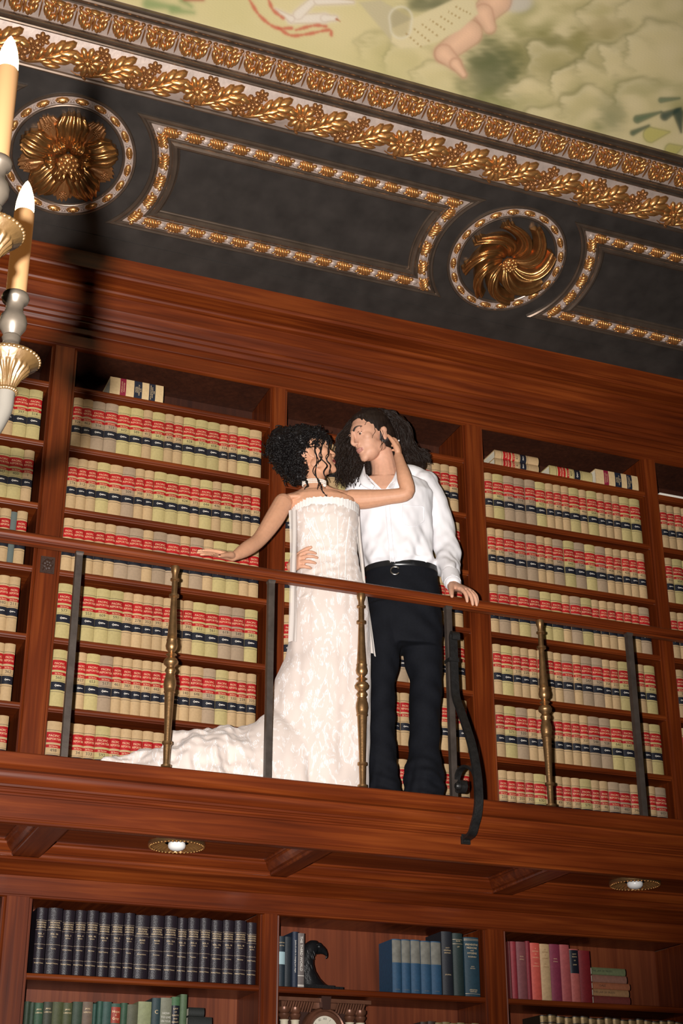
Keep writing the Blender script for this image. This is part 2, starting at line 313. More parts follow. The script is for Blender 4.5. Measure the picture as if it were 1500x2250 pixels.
m.lathe((BX, -0.682, 3.178), [(0.012, -0.026), (0.016, -0.02), (0.016, 0.02), (0.012, 0.026)], n=12, axis=0)
put(m.build('scroll_curl', IRON, smooth=True, auto=50), RAIL)
m = MB(); m.box(BX-0.02, BX+0.02, -0.712, -0.699, 2.926, 2.968); m.box(BX-0.015, BX+0.015, -0.720, -0.71, 2.931, 2.962); put(m.build('foot_plate', IRON), RAIL)
m = MB(); m.box(BX-0.028, BX+0.020, -0.670, -0.618, 3.742, 3.758); put(m.build('collar_clip', IRON), RAIL)
# ------------------------------------------------------------------ recessed lights under the gallery
for k, (x, lab) in enumerate(((1.71, 'round brass recessed ceiling light with white bulb under the gallery, above the black volumes'), (3.90, 'round brass recessed ceiling light under the gallery, right end above the red books'))):
    R = tag(empty('recessed_light', (x, -0.30, ZP)), lab, 'ceiling light', 'recessed lights under the gallery')
    m = MB(); m.lathe((0, 0, 0), [(0.105, 0.0), (0.118, 0.0), (0.119, -0.012), (0.114, -0.018), (0.106, -0.018), (0.104, -0.014), (0.104, 0.0)], n=40); m.build('trim_ring', BRASS, R, smooth=True, auto=40)
    m = MB()
    for i in range(44):
        a = 2*math.pi*i/44; m.ell((0.111*math.cos(a), 0.111*math.sin(a), -0.018), (0.006, 0.006, 0.004), nu=4, nv=6)
    m.build('beaded_edge', GOLD, R, smooth=True)
    m = MB(); P = []
    for r, z in ((0.104, -0.016), (0.098, -0.014), (0.084, -0.007), (0.070, -0.003), (0.05, -0.001)):
        P.append([((r*(1+0.03*math.cos(28*a)))*math.cos(a), (r*(1+0.03*math.cos(28*a)))*math.sin(a), z+0.003*math.cos(28*a)) for a in [2*math.pi*i/168 for i in range(168)]])
    m.grid(P, closed_v=True); m.build('fluted_reflector', GOLD, R, smooth=True)
    m = MB(); m.lathe((0, 0, 0), [(0.001, -0.034), (0.014, -0.033), (0.026, -0.029), (0.034, -0.022), (0.037, -0.013), (0.036, -0.005), (0.034, -0.0005)], n=20); m.build('bulb', mat('opal_bulb', (0.85, 0.83, 0.80), 0.3), R, smooth=True)
# ------------------------------------------------------------------ painted ceiling
def soft(d, w=3.0): return 1/(1+np.exp(np.clip(d/w, -40, 40)))
def seg(px, py, a, b, r0, r1=None):
    r1 = r0 if r1 is None else r1
    dx, dy = b[0]-a[0], b[1]-a[1]; t = np.clip(((px-a[0])*dx+(py-a[1])*dy)/(dx*dx+dy*dy), 0, 1)
    return np.hypot(px-a[0]-t*dx, py-a[1]-t*dy)-(r0+(r1-r0)*t), t
def lin(c): c = np.array(c)/255.0; return np.where(c <= 0.04045, c/12.92, ((c+0.055)/1.055)**2.4)
gx = np.arange(0.5, 4.6, 0.005); gy = np.arange(-2.75, -1.36, 0.005); GX, GY = np.meshgrid(gx, gy, indexing='ij')
D = np.stack([GX-CAM[0], GY-CAM[1], np.full_like(GX, ZC-CAM[2])], -1); dz = D@_f
PX = 750+FPX*(D@_r)/dz; PY = 1125-FPX*(D@_u)/dz            # the artist's cartoon coordinates on the ceiling plane
def nz(x, y, s, seed):
    r = np.random.default_rng(seed); o = np.zeros_like(x)
    for k in range(14):
        a = r.uniform(0, 6.28); f = r.uniform(0.6, 1.6)/s; o += np.sin((x*math.cos(a)+y*math.sin(a))*f*6.28+r.uniform(0, 6.28))
    return o/6.0
C = np.zeros(GX.shape+(3,)); C[:] = lin((226, 210, 156))
def over(mask, col):
    global C
    C = C*(1-mask[..., None])+mask[..., None]*(np.asarray(col) if np.ndim(col) > 1 else lin(col))
n1 = nz(PX, PY*1.6, 260, 1); n2 = nz(PX, PY*1.3, 90, 2); n3 = nz(PX*1.0, PY*2.2, 30, 3)
over(np.clip(0.35+0.45*n1, 0, 1)*0.5, (200, 192, 126)); over(np.clip(0.3*n2+0.2*n3, 0, 1)*0.5, (226, 212, 160))
right = soft(960-PX, 60)
over(right*np.clip(0.45+0.5*n2, 0, 1)*0.6, (240, 222, 174)); over(right*np.clip(-.1+.55*n1-.4*n2, 0, 1)*.7, (150, 146, 88))
for (cx, cy, rx, ry, col, al) in ((1180, 120, 150, 60, (132, 128, 70), .75), (1075, 160, 70, 80, (96, 104, 66), .85), (1100, 240, 90, 40, (140, 142, 80), .6), (1260, 110, 70, 45, (148, 140, 76), .6), (1330, 60, 60, 26, (156, 140, 84), .5), (1340, 250, 36, 46, (110, 120, 78), .8), (1400, 190, 90, 22, (150, 150, 92), .6), (1290, 20, 90, 16, (170, 160, 96), .5), (860, 90, 60, 40, (170, 164, 100), .4), (950, 10, 70, 22, (84, 92, 60), .8)):
    d = np.hypot((PX-cx)/rx, (PY-cy)/ry)+0.22*n2+0.1*n3; over(soft(d-0.85, 0.16)*al, col)
wx = PX+14*n2+7*n3; wy = PY+12*n1+8*n2
for (cx, cy, r, al) in ((1215, 150, 60, .8), (1275, 195, 62, .9), (1330, 150, 60, .7), (1385, 130, 58, .6), (1165, 215, 46, .6), (1445, 110, 70, .7), (1400, 215, 55, .6), (1290, 255, 60, .7), (1200, 275, 46, .6), (1340, 35, 60, .6), (1430, 30, 60, .5), (900, 150, 60, .5), (980, 190, 60, .5), (840, 120, 50, .4)):
    d = np.hypot(wx-cx, (wy-cy)*1.12); ang = np.arctan2(wy-cy, wx-cx)
    over(soft(d-r, 9)*al*.75*np.clip((d/r)**.7, .25, 1)*np.clip(.75-.35*np.sin(ang), 0, 1), (232, 214, 158))
    over(soft(np.abs(d-r-5)-5, 4)*np.clip(.2-.9*np.sin(ang+.5), 0, 1)*al*.85, (112, 112, 60)); over(soft(np.abs(d-r+9)-5, 5)*np.clip(.2-.9*np.sin(ang+.5), 0, 1)*al*.5, (246, 232, 190))
# drapery, legs
skin = lambda d, r, t: lin((248, 202, 164))[None, None]*(0.74+0.30*np.clip(-d/r, 0, 1)**.7)[..., None]
over(soft(np.hypot((PX-1135)/34, (PY-5)/22)-1, .12)*.9, (216, 206, 186))
for a, b, r0, r1 in (((1090, 0), (1062, 30), 34, 26), ((1062, 30), (1075, 60), 22, 15), ((1030, 72), (975, 118), 30, 22), ((975, 118), (1000, 140), 21, 15), ((1000, 140), (1018, 164), 13, 8)):
    d, t = seg(PX, PY, a, b, r0, r1)
    mk = soft(d, 2.2)[..., None]; C = C*(1-mk)+mk*skin(d, (r0+r1)/2, t)
    over(soft(np.abs(d+1)-1.0, 1.2)*0.35, (176, 100, 70))
# scroll of music
def poly(pts):
    ins = np.zeros(PX.shape, bool); n = len(pts)
    for i in range(n):
        (x1, y1), (x2, y2) = pts[i], pts[(i+1) % n]
        c = ((y1 > PY) != (y2 > PY)) & (PX < (x2-x1)*(PY-y1)/(y2-y1+1e-9)+x1); ins ^= c
    dm = np.full(PX.shape, 1e9)
    for i in range(n): dm = np.minimum(dm, seg(PX, PY, pts[i], pts[(i+1) % n], 0.0)[0])
    return soft(np.where(ins, -dm, dm), 1.3)
over(poly([(788, 5), (836, 0), (872, 22), (905, 42), (900, 60), (862, 62), (860, 92), (870, 102)]), (205, 192, 152))
over(poly([(862, 62), (905, 42), (1035, -20), (1050, 30), (1010, 66), (960, 92), (915, 105), (880, 106), (860, 92)]), (232, 216, 168))
d, t = seg(PX, PY, (880, 40), (880, 62), 25, 22); over(soft(np.abs(d)-2, 1.2)*.7, (236, 228, 200)); over(soft(d+3, 2)*.35, (150, 138, 96))
for k in range(7):
    a = (892+18*k, 74-10*k); b = (924+18*k, 102-12*k)
    d, t = seg(PX, PY, a, b, 1.7); over(soft(d, .8)*(0.5+0.5*np.sign(np.sin(t*26+k)))*.75, (168, 132, 62))
# dove and ribbons
for a, b, r0, r1 in (((640, 42), (712, 40), 10, 12), ((712, 40), (736, 40), 9, 7), ((655, 32), (690, 0), 12, 9), ((640, 42), (606, 20), 8, 2), ((700, 0), (775, 5), 12, 4)):
    d, t = seg(PX, PY, a, b, r0, r1); over(soft(d, 2), (238, 226, 206)); over(soft(np.abs(d+1)-.8, 1)*.4, (176, 140, 110))
d, t = seg(PX, PY, (739, 42), (747, 47), 2.5, .5); over(soft(d, .8), (190, 120, 80))
for pts in (((548, 0), (570, 34), (604, 60), (640, 62)), ((590, 0), (600, 22), (622, 40)), ((612, 62), (640, 78), (680, 74), (722, 66), (728, 78)), ((650, 66), (690, 56), (716, 58))):
    cq = catmull([np.array(p_, float) for p_ in pts], 5); dm = np.full(PX.shape, 1e9)
    for q in range(len(cq)-1): dm = np.minimum(dm, seg(PX, PY, cq[q], cq[q+1], 2.2+1.8*math.sin(q*.8)**2)[0])
    over(soft(dm, 1.2)*.85, (206, 92, 70))
for a, b, r in (((325, 8), (392, 18), 12), ((380, 22), (425, 28), 9), ((400, 0), (420, 14), 7)):
    d, t = seg(PX, PY, a, b, r, 3); over(soft(d, 3)*.8, (132, 156, 96))
d, t = seg(PX, PY, (408, -6), (445, -2), 8, 4); over(soft(d, 2)*.9, (168, 40, 44))
for a, b, r, col in (((1400, 262), (1452, 246), 9, (92, 116, 84)), ((1452, 220), (1492, 216), 6, (112, 130, 96)), ((1460, 255), (1495, 238), 10, (50, 78, 66)), ((1490, 250), (1496, 290), 12, (44, 70, 60)), ((1430, 296), (1470, 290), 18, (206, 196, 110)), ((1475, 330), (1500, 322), 16, (200, 190, 108)), ((1390, 292), (1425, 276), 6, (70, 96, 70))):
    d, t = seg(PX, PY, a, b, r, 2); over(soft(d, 1.6)*.9, col); over(soft(np.abs(d+1)-.7, .8)*.4, (60, 70, 44))
fine = nz(PX, PY*3, 11, 9); C *= (1+0.035*fine)[..., None]
nx_, ny_ = GX.shape; idx = np.arange(nx_*ny_).reshape(nx_, ny_)
me = bpy.data.meshes.new('ceiling')
fc = np.stack([idx[:-1, :-1], idx[:-1, 1:], idx[1:, 1:], idx[1:, :-1]], -1).reshape(-1, 4)
me.from_pydata(np.stack([GX, GY, np.full_like(GX, ZC)], -1).reshape(-1, 3).tolist(), [], fc.tolist())
ca = me.color_attributes.new('paint', 'FLOAT_COLOR', 'POINT')
ca.data.foreach_set('color', np.concatenate([np.clip(C, 0, 1).reshape(-1, 3), np.ones((nx_*ny_, 1))], 1).ravel())
pm = bpy.data.materials.new('mural_paint'); pm.use_nodes = True; nt = pm.node_tree; b = nt.nodes['Principled BSDF']; b.inputs['Roughness'].default_value = 0.7
an = nt.nodes.new('ShaderNodeAttribute'); an.attribute_name = 'paint'; nt.links.new(an.outputs['Color'], b.inputs['Base Color'])
bm_ = nt.nodes.new('ShaderNodeBump'); bm_.inputs['Strength'].default_value = 0.08; nn = nt.nodes.new('ShaderNodeTexNoise'); nn.inputs['Scale'].default_value = 40
nt.links.new(nn.outputs[0], bm_.inputs['Height']); nt.links.new(bm_.outputs[0], b.inputs['Normal'])
me.materials.append(pm)
m = MB(); m.box(XL, 0.5, YF, -1.36, ZC, ZC+0.12); m.box(4.595, XR, YF, -1.36, ZC, ZC+0.12); m.box(0.5, 4.595, YF, -2.75, ZC, ZC+0.12); m.box(0.5, 4.595, -2.75, -1.36, ZC+0.002, ZC+0.12); m.box(XL, XR, -1.36, 0.5, ZC, ZC+0.12)
CEIL = tag(m.build('ceiling', mat('mural_cloud_ground', (0.66, 0.57, 0.28), 0.7, var=0.15, bscale=5)), kind='structure')
put(tag(link('painted_mural', me), 'painted sky mural with clouds, dove, music scroll and plump bare legs'), CEIL)
# ------------------------------------------------------------------ cove (local: x along the wall, y up the slope, z out of the surface)
CO = (0.0, -0.68, 5.943); CR = (math.radians(156), 0, 0)
COVE = tag(empty('trim_1', CO), 'black painted sloping cove with gilded panels and medallions', kind='structure'); COVE.rotation_euler = CR
def inc(o, root, loc=None, rz=0.0, sc=None):
    o.parent = root
    if loc is not None: o.location = loc
    if rz: o.rotation_euler = (0, 0, rz)
    if sc is not None: o.scale = sc if hasattr(sc, '__len__') else (sc, sc, sc)
    return o
m = MB(); m.extrude_x([(-0.52, -0.05), (-0.477, 0.0), (-0.384, 0.0), (-0.383, 0.003), (-0.377, 0.003), (-0.376, 0.0), (0.40, 0.0), (0.40, -0.05), (-0.52, -0.05)], -1.6, 7.0)
inc(m.build('cove_board', BLK), COVE)
MED = [-1.31, 0.9455, 3.204, 5.463]
def contour(xa, xb, d, na=18, nb=40):
    """outline of a panel between medallions at xa and xb, inset by d; counter-clockwise"""
    R = 0.385+d; hh = 0.295-d; pts = []
    a0 = math.asin(hh/R)
    for i in range(na): a = -a0+2*a0*i/na; pts.append((xb-R*math.cos(a), R*math.sin(a)))
    c = R*math.cos(a0)
    for i in range(nb): pts.append((xb-c+(xa+c-(xb-c))*i/nb, hh))
    for i in range(na): a = a0-2*a0*i/na; pts.append((xa+R*math.cos(a), R*math.sin(a)))
    for i in range(nb): pts.append((xa+c+(xb-c-(xa+c))*i/nb, -hh))
    return pts
# twisted leaf of the panel borders
def lobe(m, c, L, W, H, ang, mi=0, nu=4, nv=8):
    ca, sa = math.cos(ang), math.sin(ang); R = np.array([[ca, -sa, 0], [sa, ca, 0], [0, 0, 1.0]])
    m.ell(c, (L, W, H), R, nu=nu, nv=nv, m=mi, half=True)
m = MB()
for k, (dx, L, w, h) in enumerate(((-0.024, .022, .010, .015), (-0.012, .029, .010, .021), (0.001, .031, .0105, .024), (0.014, .029, .010, .021), (0.026, .022, .009, .015))):
    lobe(m, (dx, 0, 0), L, w, h, math.radians(122))
lobe(m, (0.036, 0.010, 0), 0.013, 0.011, 0.014, 0.4); lobe(m, (-0.036, -0.010, 0), 0.012, 0.010, 0.013, 0.4); lobe(m, (0.004, -0.018, 0), .03, .006, .012, .1); lobe(m, (-0.004, 0.018, 0), .03, .006, .012, .1)
twist_me = m.build('leaf', GOLD, smooth=True); TW = twist_me.data; bpy.data.objects.remove(twist_me)
m = MB(); lobe(m, (0, 0, 0), 0.022, 0.017, 0.014, 0.2); lobe(m, (0.004, 0.006, 0.002), 0.016, 0.007, 0.014, -0.5); lobe(m, (-0.004, -0.008, 0.002), 0.015, 0.006, 0.012, 0.6)
t_ = m.build('bud', SILV, smooth=True); BUD = t_.data; bpy.data.objects.remove(t_)
for i in range(3):
    xa, xb = MED[i], MED[i+1]
    prof = [(0, 0, 0), (0.0, 0.010, 0), (0.006, 0.016, 0), (0.013, 0.014, 0), (0.016, 0.010, 0), (0.019, 0.016, 0), (0.025, 0.018, 0), (0.030, 0.013, 0), (0.032, 0.010, 1), (0.078, 0.010, 1), (0.080, 0.016, 0), (0.086, 0.018, 0), (0.090, 0.016, 0), (0.094, 0.022, 0), (0.104, 0.028, 0), (0.114, 0.026, 0), (0.121, 0.018, 0), (0.124, 0.008, 0), (0.128, 0.006, 0), (0.130, 0.001, 0)]
    m = MB(); rows = [[(x, y, h) for x, y in contour(xa, xb, d)] for d, h, _ in prof]
    for q in range(len(rows)-1): m.grid([rows[q], rows[q+1]], prof[q+1][2] if prof[q][2] else 0, closed_v=True)
    fr = inc(m.build('panel_frame', [BRZ, SILV], smooth=True, auto=40), COVE)
    cl = contour(xa, xb, 0.055, 60, 220); N = len(cl); L = [0.0]
    for q in range(N): L.append(L[-1]+math.hypot(cl[(q+1) % N][0]-cl[q][0], cl[(q+1) % N][1]-cl[q][1]))
    cnt = int(L[-1]/0.108)
    for q in range(cnt):
        for half, data, nm in ((0.0, TW, 'leaf'), (0.5, BUD, 'bud')):
            s = (q+half)*L[-1]/cnt; j = min(np.searchsorted(L, s), N)-1; j = max(j, 0)
            a, b2 = cl[j], cl[(j+1) % N]; ang = math.atan2(b2[1]-a[1], b2[0]-a[0])
            if a[0] < 0.0 or a[0] > 4.9: continue
            inc(link(nm, data), fr, (a[0], a[1], 0.009), ang, 1.0)
# medallions
def petal_mesh(L, W, H, ruff=1.0, curl=0.0, nu=16, nv=18, ribs=5):
    """a cupped gilded leaf growing along +x from the hub: ribbed, broad, with a frilled rim and optional sideways curl"""
    m = MB(); P = []
    for i in range(nu+1):
        t = i/nu; row = []
        wdt = W*(0.30+0.70*math.sin(math.pi/2*min(1, t*1.25)))*(1-0.35*max(0, t-.75)**2*16*.5)
        for j in range(nv+1):
            s = -1+2*j/nv
            x = 0.03+L*t*(1-0.16*s*s)*(1+ruff*0.035*t*math.cos(ribs*2*s*math.pi/2+.4)); y = s*wdt*(1+ruff*.05*math.cos(t*16))
            z = H*(0.30+0.85*math.sin(math.pi*0.70*t))*(1-0.55*s*s)+0.17*H*math.cos(ribs*math.pi*s)*min(1, t*1.5)-0.25*H*t**4
            a = curl*t*t; ca, sa = math.cos(a), math.sin(a); row.append((x*ca-y*sa, x*sa+y*ca, max(z, 0.003)))
        P.append(row)
    m.grid(P); rim = [P[i][0] for i in range(nu+1)]+[P[nu][j] for j in range(1, nv+1)]+[P[i][nv] for i in range(nu-1, -1, -1)]
    low = [(p[0], p[1], 0.0) for p in rim]; m.grid([rim, low]); return m
def berry(n_ring, r, z):
    m = MB(); m.ell((0, 0, z), (r*0.9, r*0.9, r*0.7), nu=6, nv=12)
    for k, (cnt, rr, zz) in enumerate(n_ring):
        for q in range(cnt):
            a = 2*math.pi*q/cnt+k*0.4; m.ell((rr*math.cos(a), rr*math.sin(a), zz), (r*0.26,)*3, nu=5, nv=7)
    return m
t_ = berry(((1, 0, .052), (6, .014, .048), (10, .025, .038)), 0.030, 0.026).build('berry_hub', GOLD, smooth=True); HUB = t_.data; bpy.data.objects.remove(t_)
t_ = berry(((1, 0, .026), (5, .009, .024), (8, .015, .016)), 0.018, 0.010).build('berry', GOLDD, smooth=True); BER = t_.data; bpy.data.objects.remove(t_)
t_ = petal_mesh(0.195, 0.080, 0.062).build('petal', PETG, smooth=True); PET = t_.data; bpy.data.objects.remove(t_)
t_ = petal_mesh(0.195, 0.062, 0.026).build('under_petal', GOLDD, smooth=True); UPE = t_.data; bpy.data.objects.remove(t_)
t_ = petal_mesh(0.078, 0.042, 0.062, ribs=3).build('inner_petal', PETG, smooth=True); IPE = t_.data; bpy.data.objects.remove(t_)
t_ = petal_mesh(0.205, 0.052, 0.070, curl=1.0, ribs=3).build('swirl_leaf', PETG, smooth=True); SWL = t_.data; bpy.data.objects.remove(t_)
m = MB(); lobe(m, (0, 0, 0), 0.030, 0.0125, 0.017, 0)
for q in range(4): m.ell((-0.018+0.012*q, 0, 0.016), (0.0045, 0.0045, 0.004), nu=4, nv=6)
t_ = m.build('ribbon_bar', GOLD, smooth=True); RBAR = t_.data; bpy.data.objects.remove(t_)
m = MB(); lobe(m, (0, 0, 0), 0.016, 0.005, 0.014, 0.9); lobe(m, (0, 0, 0), 0.016, 0.005, 0.013, -0.9); m.ell((0, 0, 0.012), (0.006, 0.006, 0.005), nu=4, nv=6)
t_ = m.build('ribbon_cross', SILV, smooth=True); RCR = t_.data; bpy.data.objects.remove(t_)
for k, xc in enumerate(MED[1:3]):
    m = MB(); prof = [(0.313, 0.0), (0.313, 0.006), (0.309, 0.011), (0.303, 0.011), (0.300, 0.006), (0.298, 0.006), (0.262, 0.006), (0.260, 0.011), (0.255, 0.013), (0.250, 0.010), (0.247, 0.004), (0.247, 0.002), (0.001, 0.002)]
    m.lathe((0, 0, 0), prof, n=72)
    for fi, fq in enumerate(m.f):
        if len(fq) == 4 and max(math.hypot(m.v[q_][0], m.v[q_][1]) for q_ in fq) < .2475: m.m[fi] = 1
        elif len(fq) == 4 and .2615 < np.mean([math.hypot(m.v[q_][0], m.v[q_][1]) for q_ in fq]) < .2985: m.m[fi] = 2
    ring = inc(m.build('medallion', [BRZ, BLK, SILV], smooth=True, auto=40), COVE, (xc, 0, 0))
    tag(ring, ('gilded medallion with broad flower petals and berries', 'gilded medallion with spiralling acanthus leaves')[k])
    for q in range(20):
        a = 2*math.pi*q/20
        inc(link('ribbon_bar', RBAR), ring, (0.280*math.cos(a), 0.280*math.sin(a), 0.004), a+math.pi/2, (1.12, 1.35, 1.0))
        a += math.pi/20; inc(link('ribbon_cross', RCR), ring, (0.280*math.cos(a), 0.280*math.sin(a), 0.005), a+math.pi/2)
    if k == 0:
        for q in range(5):
            a = 2*math.pi*q/5+0.42
            inc(link('petal', PET), ring, (0, 0, 0.004), a); b2 = a+math.pi/5
            inc(link('under_petal', UPE), ring, (0, 0, 0.002), b2); inc(link('berry', BER), ring, (0.185*math.cos(b2), 0.185*math.sin(b2), 0.024), 0)
        for q in range(6): inc(link('inner_petal', IPE), ring, (0, 0, 0.02), 2*math.pi*q/6+0.2)
        inc(link('berry_hub', HUB), ring, (0, 0, 0.020), 0, 1.6)
    else:
        for q in range(8):
            a = 2*math.pi*q/8+0.2; inc(link('swirl_leaf', SWL), ring, (0, 0, 0.003+0.001*(q % 2)), a)
        inc(link('berry_hub', HUB), ring, (0, 0, 0.010), 0, 1.3)
# ------------------------------------------------------------------ gilded cornice bands above the cove
CORN = tag(empty('trim_2', CO), 'gilded ceiling cornice with leaf and flower band and upright acanthus band', kind='structure'); CORN.rotation_euler = CR
pf = [(0.372, -0.03), (0.375, 0.004), (0.379, 0.012), (0.386, 0.015), (0.393, 0.012), (0.396, 0.006), (0.400, 0.008)]
m = MB(); m.extrude_x(pf+[(0.40, -0.03), pf[0]], -1.6, 7.0); inc(m.build('lower_bead', BRZ, smooth=True, auto=40), CORN)
band = [(0.400+0.163*i/10, 0.008+0.022*math.sin(math.pi*i/10)) for i in range(11)]
m = MB(); m.extrude_x(band+[(0.563, -0.03), (0.40, -0.03), band[0]], -1.6, 7.0); inc(m.build('flower_band_ground', SILV, smooth=True, auto=60), CORN)
pf = [(0.563, -0.03), (0.563, 0.010), (0.566, 0.016), (0.572, 0.019), (0.578, 0.016), (0.581, 0.009), (0.584, 0.009), (0.586, 0.018), (0.592, 0.024), (0.600, 0.025), (0.606, 0.020), (0.609, 0.010)]
m = MB(); m.extrude_x(pf+[(0.609, -0.03), pf[0]], -1.6, 7.0); inc(m.build('middle_bead', BRZ, smooth=True, auto=40), CORN)
cav = [(0.609+0.113*i/8, 0.004+0.012*(i/8)**1.5) for i in range(9)]
m = MB(); m.extrude_x(cav+[(0.722, -0.03), (0.609, -0.03), cav[0]], -1.6, 7.0); inc(m.build('acanthus_band_ground', SILV, smooth=True, auto=60), CORN)
pf = [(0.722, -0.03), (0.722, 0.018), (0.726, 0.023), (0.731, 0.022), (0.733, 0.017), (0.736, 0.019), (0.743, 0.030), (0.752, 0.034), (0.760, 0.030), (0.763, 0.022), (0.766, 0.022), (0.769, 0.026), (0.775, 0.025), (0.779, 0.012), (0.80, 0.003), (0.80, -0.03)]
m = MB(); m.extrude_x(pf+[pf[0]], -1.6, 7.0); inc(m.build('upper_moulding', BRZ, smooth=True, auto=40), CORN)
# upright acanthus leaf (grows toward +y)
m = MB()
for sgn in (-1, 1):
    lobe(m, (sgn*0.006, 0.045, 0), 0.042, 0.006, 0.016, math.pi/2, nu=4)
    for (x, y, L, W, a) in ((0.018, 0.022, 0.022, 0.009, 1.9), (0.030, 0.032, 0.026, 0.010, 1.65), (0.042, 0.044, 0.028, 0.010, 1.35), (0.028, 0.066, 0.024, 0.010, 1.1), (0.040, 0.076, 0.022, 0.010, 0.8), (0.020, 0.088, 0.020, 0.009, 1.2)):
        lobe(m, (sgn*x, y, 0), L, W, 0.016, a if sgn > 0 else math.pi-a, nu=4)
lobe(m, (0, 0.100, 0.004), 0.022, 0.012, 0.022, 0.0); lobe(m, (0.026, 0.098, 0), 0.013, 0.010, 0.016, 0.2); lobe(m, (-0.026, 0.098, 0), 0.013, 0.010, 0.016, -0.2)
t_ = m.build('acanthus_leaf', GOLD, smooth=True); ACA = t_.data; bpy.data.objects.remove(t_)
m = MB(); lobe(m, (0, 0.05, 0), 0.048, 0.004, 0.012, math.pi/2); lobe(m, (0.013, 0.102, 0), 0.011, 0.008, 0.014, 0.3); lobe(m, (-0.013, 0.102, 0), 0.011, 0.008, 0.014, -0.3)
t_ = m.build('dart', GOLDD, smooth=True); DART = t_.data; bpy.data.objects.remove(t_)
per = 0.150; x = 0.0; tilt = math.atan2(0.012, 0.113)
while x < 4.6:
    for nm, data, dx in (('acanthus_leaf', ACA, 0), ('dart', DART, per/2)):
        o = inc(link(nm, data), CORN, (x+dx, 0.6105, 0.003), 0, (1.22, 1.0, 1.1) if nm != 'dart' else None); o.rotation_euler = (tilt, 0, 0)
    x += per
# leaf spray and flowers of the wide band
m = MB(); sp = [(0.0, 0.0), (0.05, 0.028), (0.10, 0.062), (0.15, 0.085)]
for (x, y, L, W, a) in ((0.045, 0.020, 0.055, 0.009, 0.50), (0.100, 0.056, 0.055, 0.010, 0.52), (0.150, 0.080, 0.045, 0.013, 0.25), (0.185, 0.078, 0.032, 0.013, -0.25), (0.045, 0.046, 0.034, 0.010, 1.25), (0.078, 0.072, 0.036, 0.011, 1.2), (0.112, 0.094, 0.034, 0.012, 1.05), (0.145, 0.108, 0.034, 0.012, 0.6), (0.020, 0.030, 0.026, 0.009, 1.4), (0.080, 0.020, 0.036, 0.009, 0.12), (0.120, 0.036, 0.042, 0.010, 0.05), (0.150, 0.055, 0.040, 0.010, 0.0), (0.100, 0.006, 0.034, 0.009, 0.1)):
    lobe(m, (x, y, 0), L*1.12, W*1.5, 0.022, a, nu=4)
m.v = [(p[0], p[1], p[2]+0.022*(math.sin(math.pi*min(1, max(0, (p[1]+.014)/.163)))-math.sin(math.pi*.014/.163))) for p in m.v]
t_ = m.build('leaf_spray', GOLD, smooth=True); SPRAY = t_.data; bpy.data.objects.remove(t_)
def flower_me(np_, R, W, nm, mt):
    m = MB()
    for q in range(np_):
        a = 2*math.pi*q/np_; lobe(m, (R*0.55*math.cos(a), R*0.55*math.sin(a), 0), R*0.5, W, 0.016, a, nu=4)
    m.ell((0, 0, 0.012), (R*0.24, R*0.24, 0.010), nu=6, nv=10)
    for q in range(9):
        a = 2*math.pi*q/9; m.ell((R*0.30*math.cos(a), R*0.30*math.sin(a), 0.013), (0.004,)*3, nu=4, nv=6)
    t = m.build(nm, mt, smooth=True); d = t.data; bpy.data.objects.remove(t); return d
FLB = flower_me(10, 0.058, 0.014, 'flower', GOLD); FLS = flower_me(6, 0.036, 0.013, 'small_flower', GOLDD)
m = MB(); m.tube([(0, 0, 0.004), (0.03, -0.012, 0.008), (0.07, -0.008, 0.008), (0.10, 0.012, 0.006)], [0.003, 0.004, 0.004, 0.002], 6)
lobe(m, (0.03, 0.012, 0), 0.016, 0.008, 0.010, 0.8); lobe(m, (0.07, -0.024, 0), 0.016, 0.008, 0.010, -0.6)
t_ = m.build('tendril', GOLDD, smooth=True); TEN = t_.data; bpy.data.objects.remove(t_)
def hb(s): return 0.008+0.022*math.sin(math.pi*(s-0.40)/0.163)
P2 = 0.500; x = 0.42-P2
while x < 4.9:
    for nm, data, dx, s, rz, sc in (('leaf_spray', SPRAY, -0.258, 0.412, 0, (1.12, 1.08, 1.1)), ('flower', FLB, 0.0, 0.478, 0.2, 1.22), ('small_flower', FLS, 0.056, 0.530, 0, 1.0), ('small_flower', FLS, 0.086, 0.498, 0.4, 0.9), ('tendril', TEN, -0.06, 0.418, 0, 0.9),
                                    ('leaf_spray', SPRAY, 0.010, 0.412, 0, (1.12, 1.08, 1.1)), ('small_flower', FLS, 0.205, 0.448, 0.3, 1.3), ('small_flower', FLS, 0.258, 0.490, 0, 1.15), ('small_flower', FLS, 0.292, 0.528, 0.7, 0.95), ('tendril', TEN, 0.215, 0.425, 0.3, 0.8)):
        xx = x+dx
        if -0.2 < xx < 4.6:
            o = inc(link(nm, data), CORN, (xx, s, hb(s)-0.004), rz, sc)
    x += P2
# ------------------------------------------------------------------ law reports in the upper bookcase
CT = mat('tan_buckram', (0.42, 0.28, 0.14), 0.7, var=0.10, bump=0.12, bscale=260, rnd=0.10)
CG = mat('straw_buckram', (0.395, 0.315, 0.13), 0.7, var=0.10, bump=0.12, bscale=260, rnd=0.10)
CB = mat('grey_tan_buckram', (0.305, 0.215, 0.135), 0.75, var=0.10, bump=0.12, bscale=260, rnd=0.10)
RED = mat('red_label', (0.34, 0.008, 0.010), 0.4, var=0.12, rnd=0.15); BLA = mat('black_label', (0.012, 0.013, 0.020), 0.38)
LINE = mat('spine_rule', (0.05, 0.035, 0.02), 0.6); PAGE = mat('book_pages', (0.72, 0.66, 0.52), 0.8, var=0.08, bscale=300)
GILT = mat('gilt_lettering', (0.78, 0.58, 0.33), 0.4, 0.2); INK = mat('black_ink', (0.015, 0.012, 0.010), 0.6); KEYM = mat('silver_stamp', (0.62, 0.57, 0.50), 0.4, 0.2)
BH, BD = 0.262, 0.175
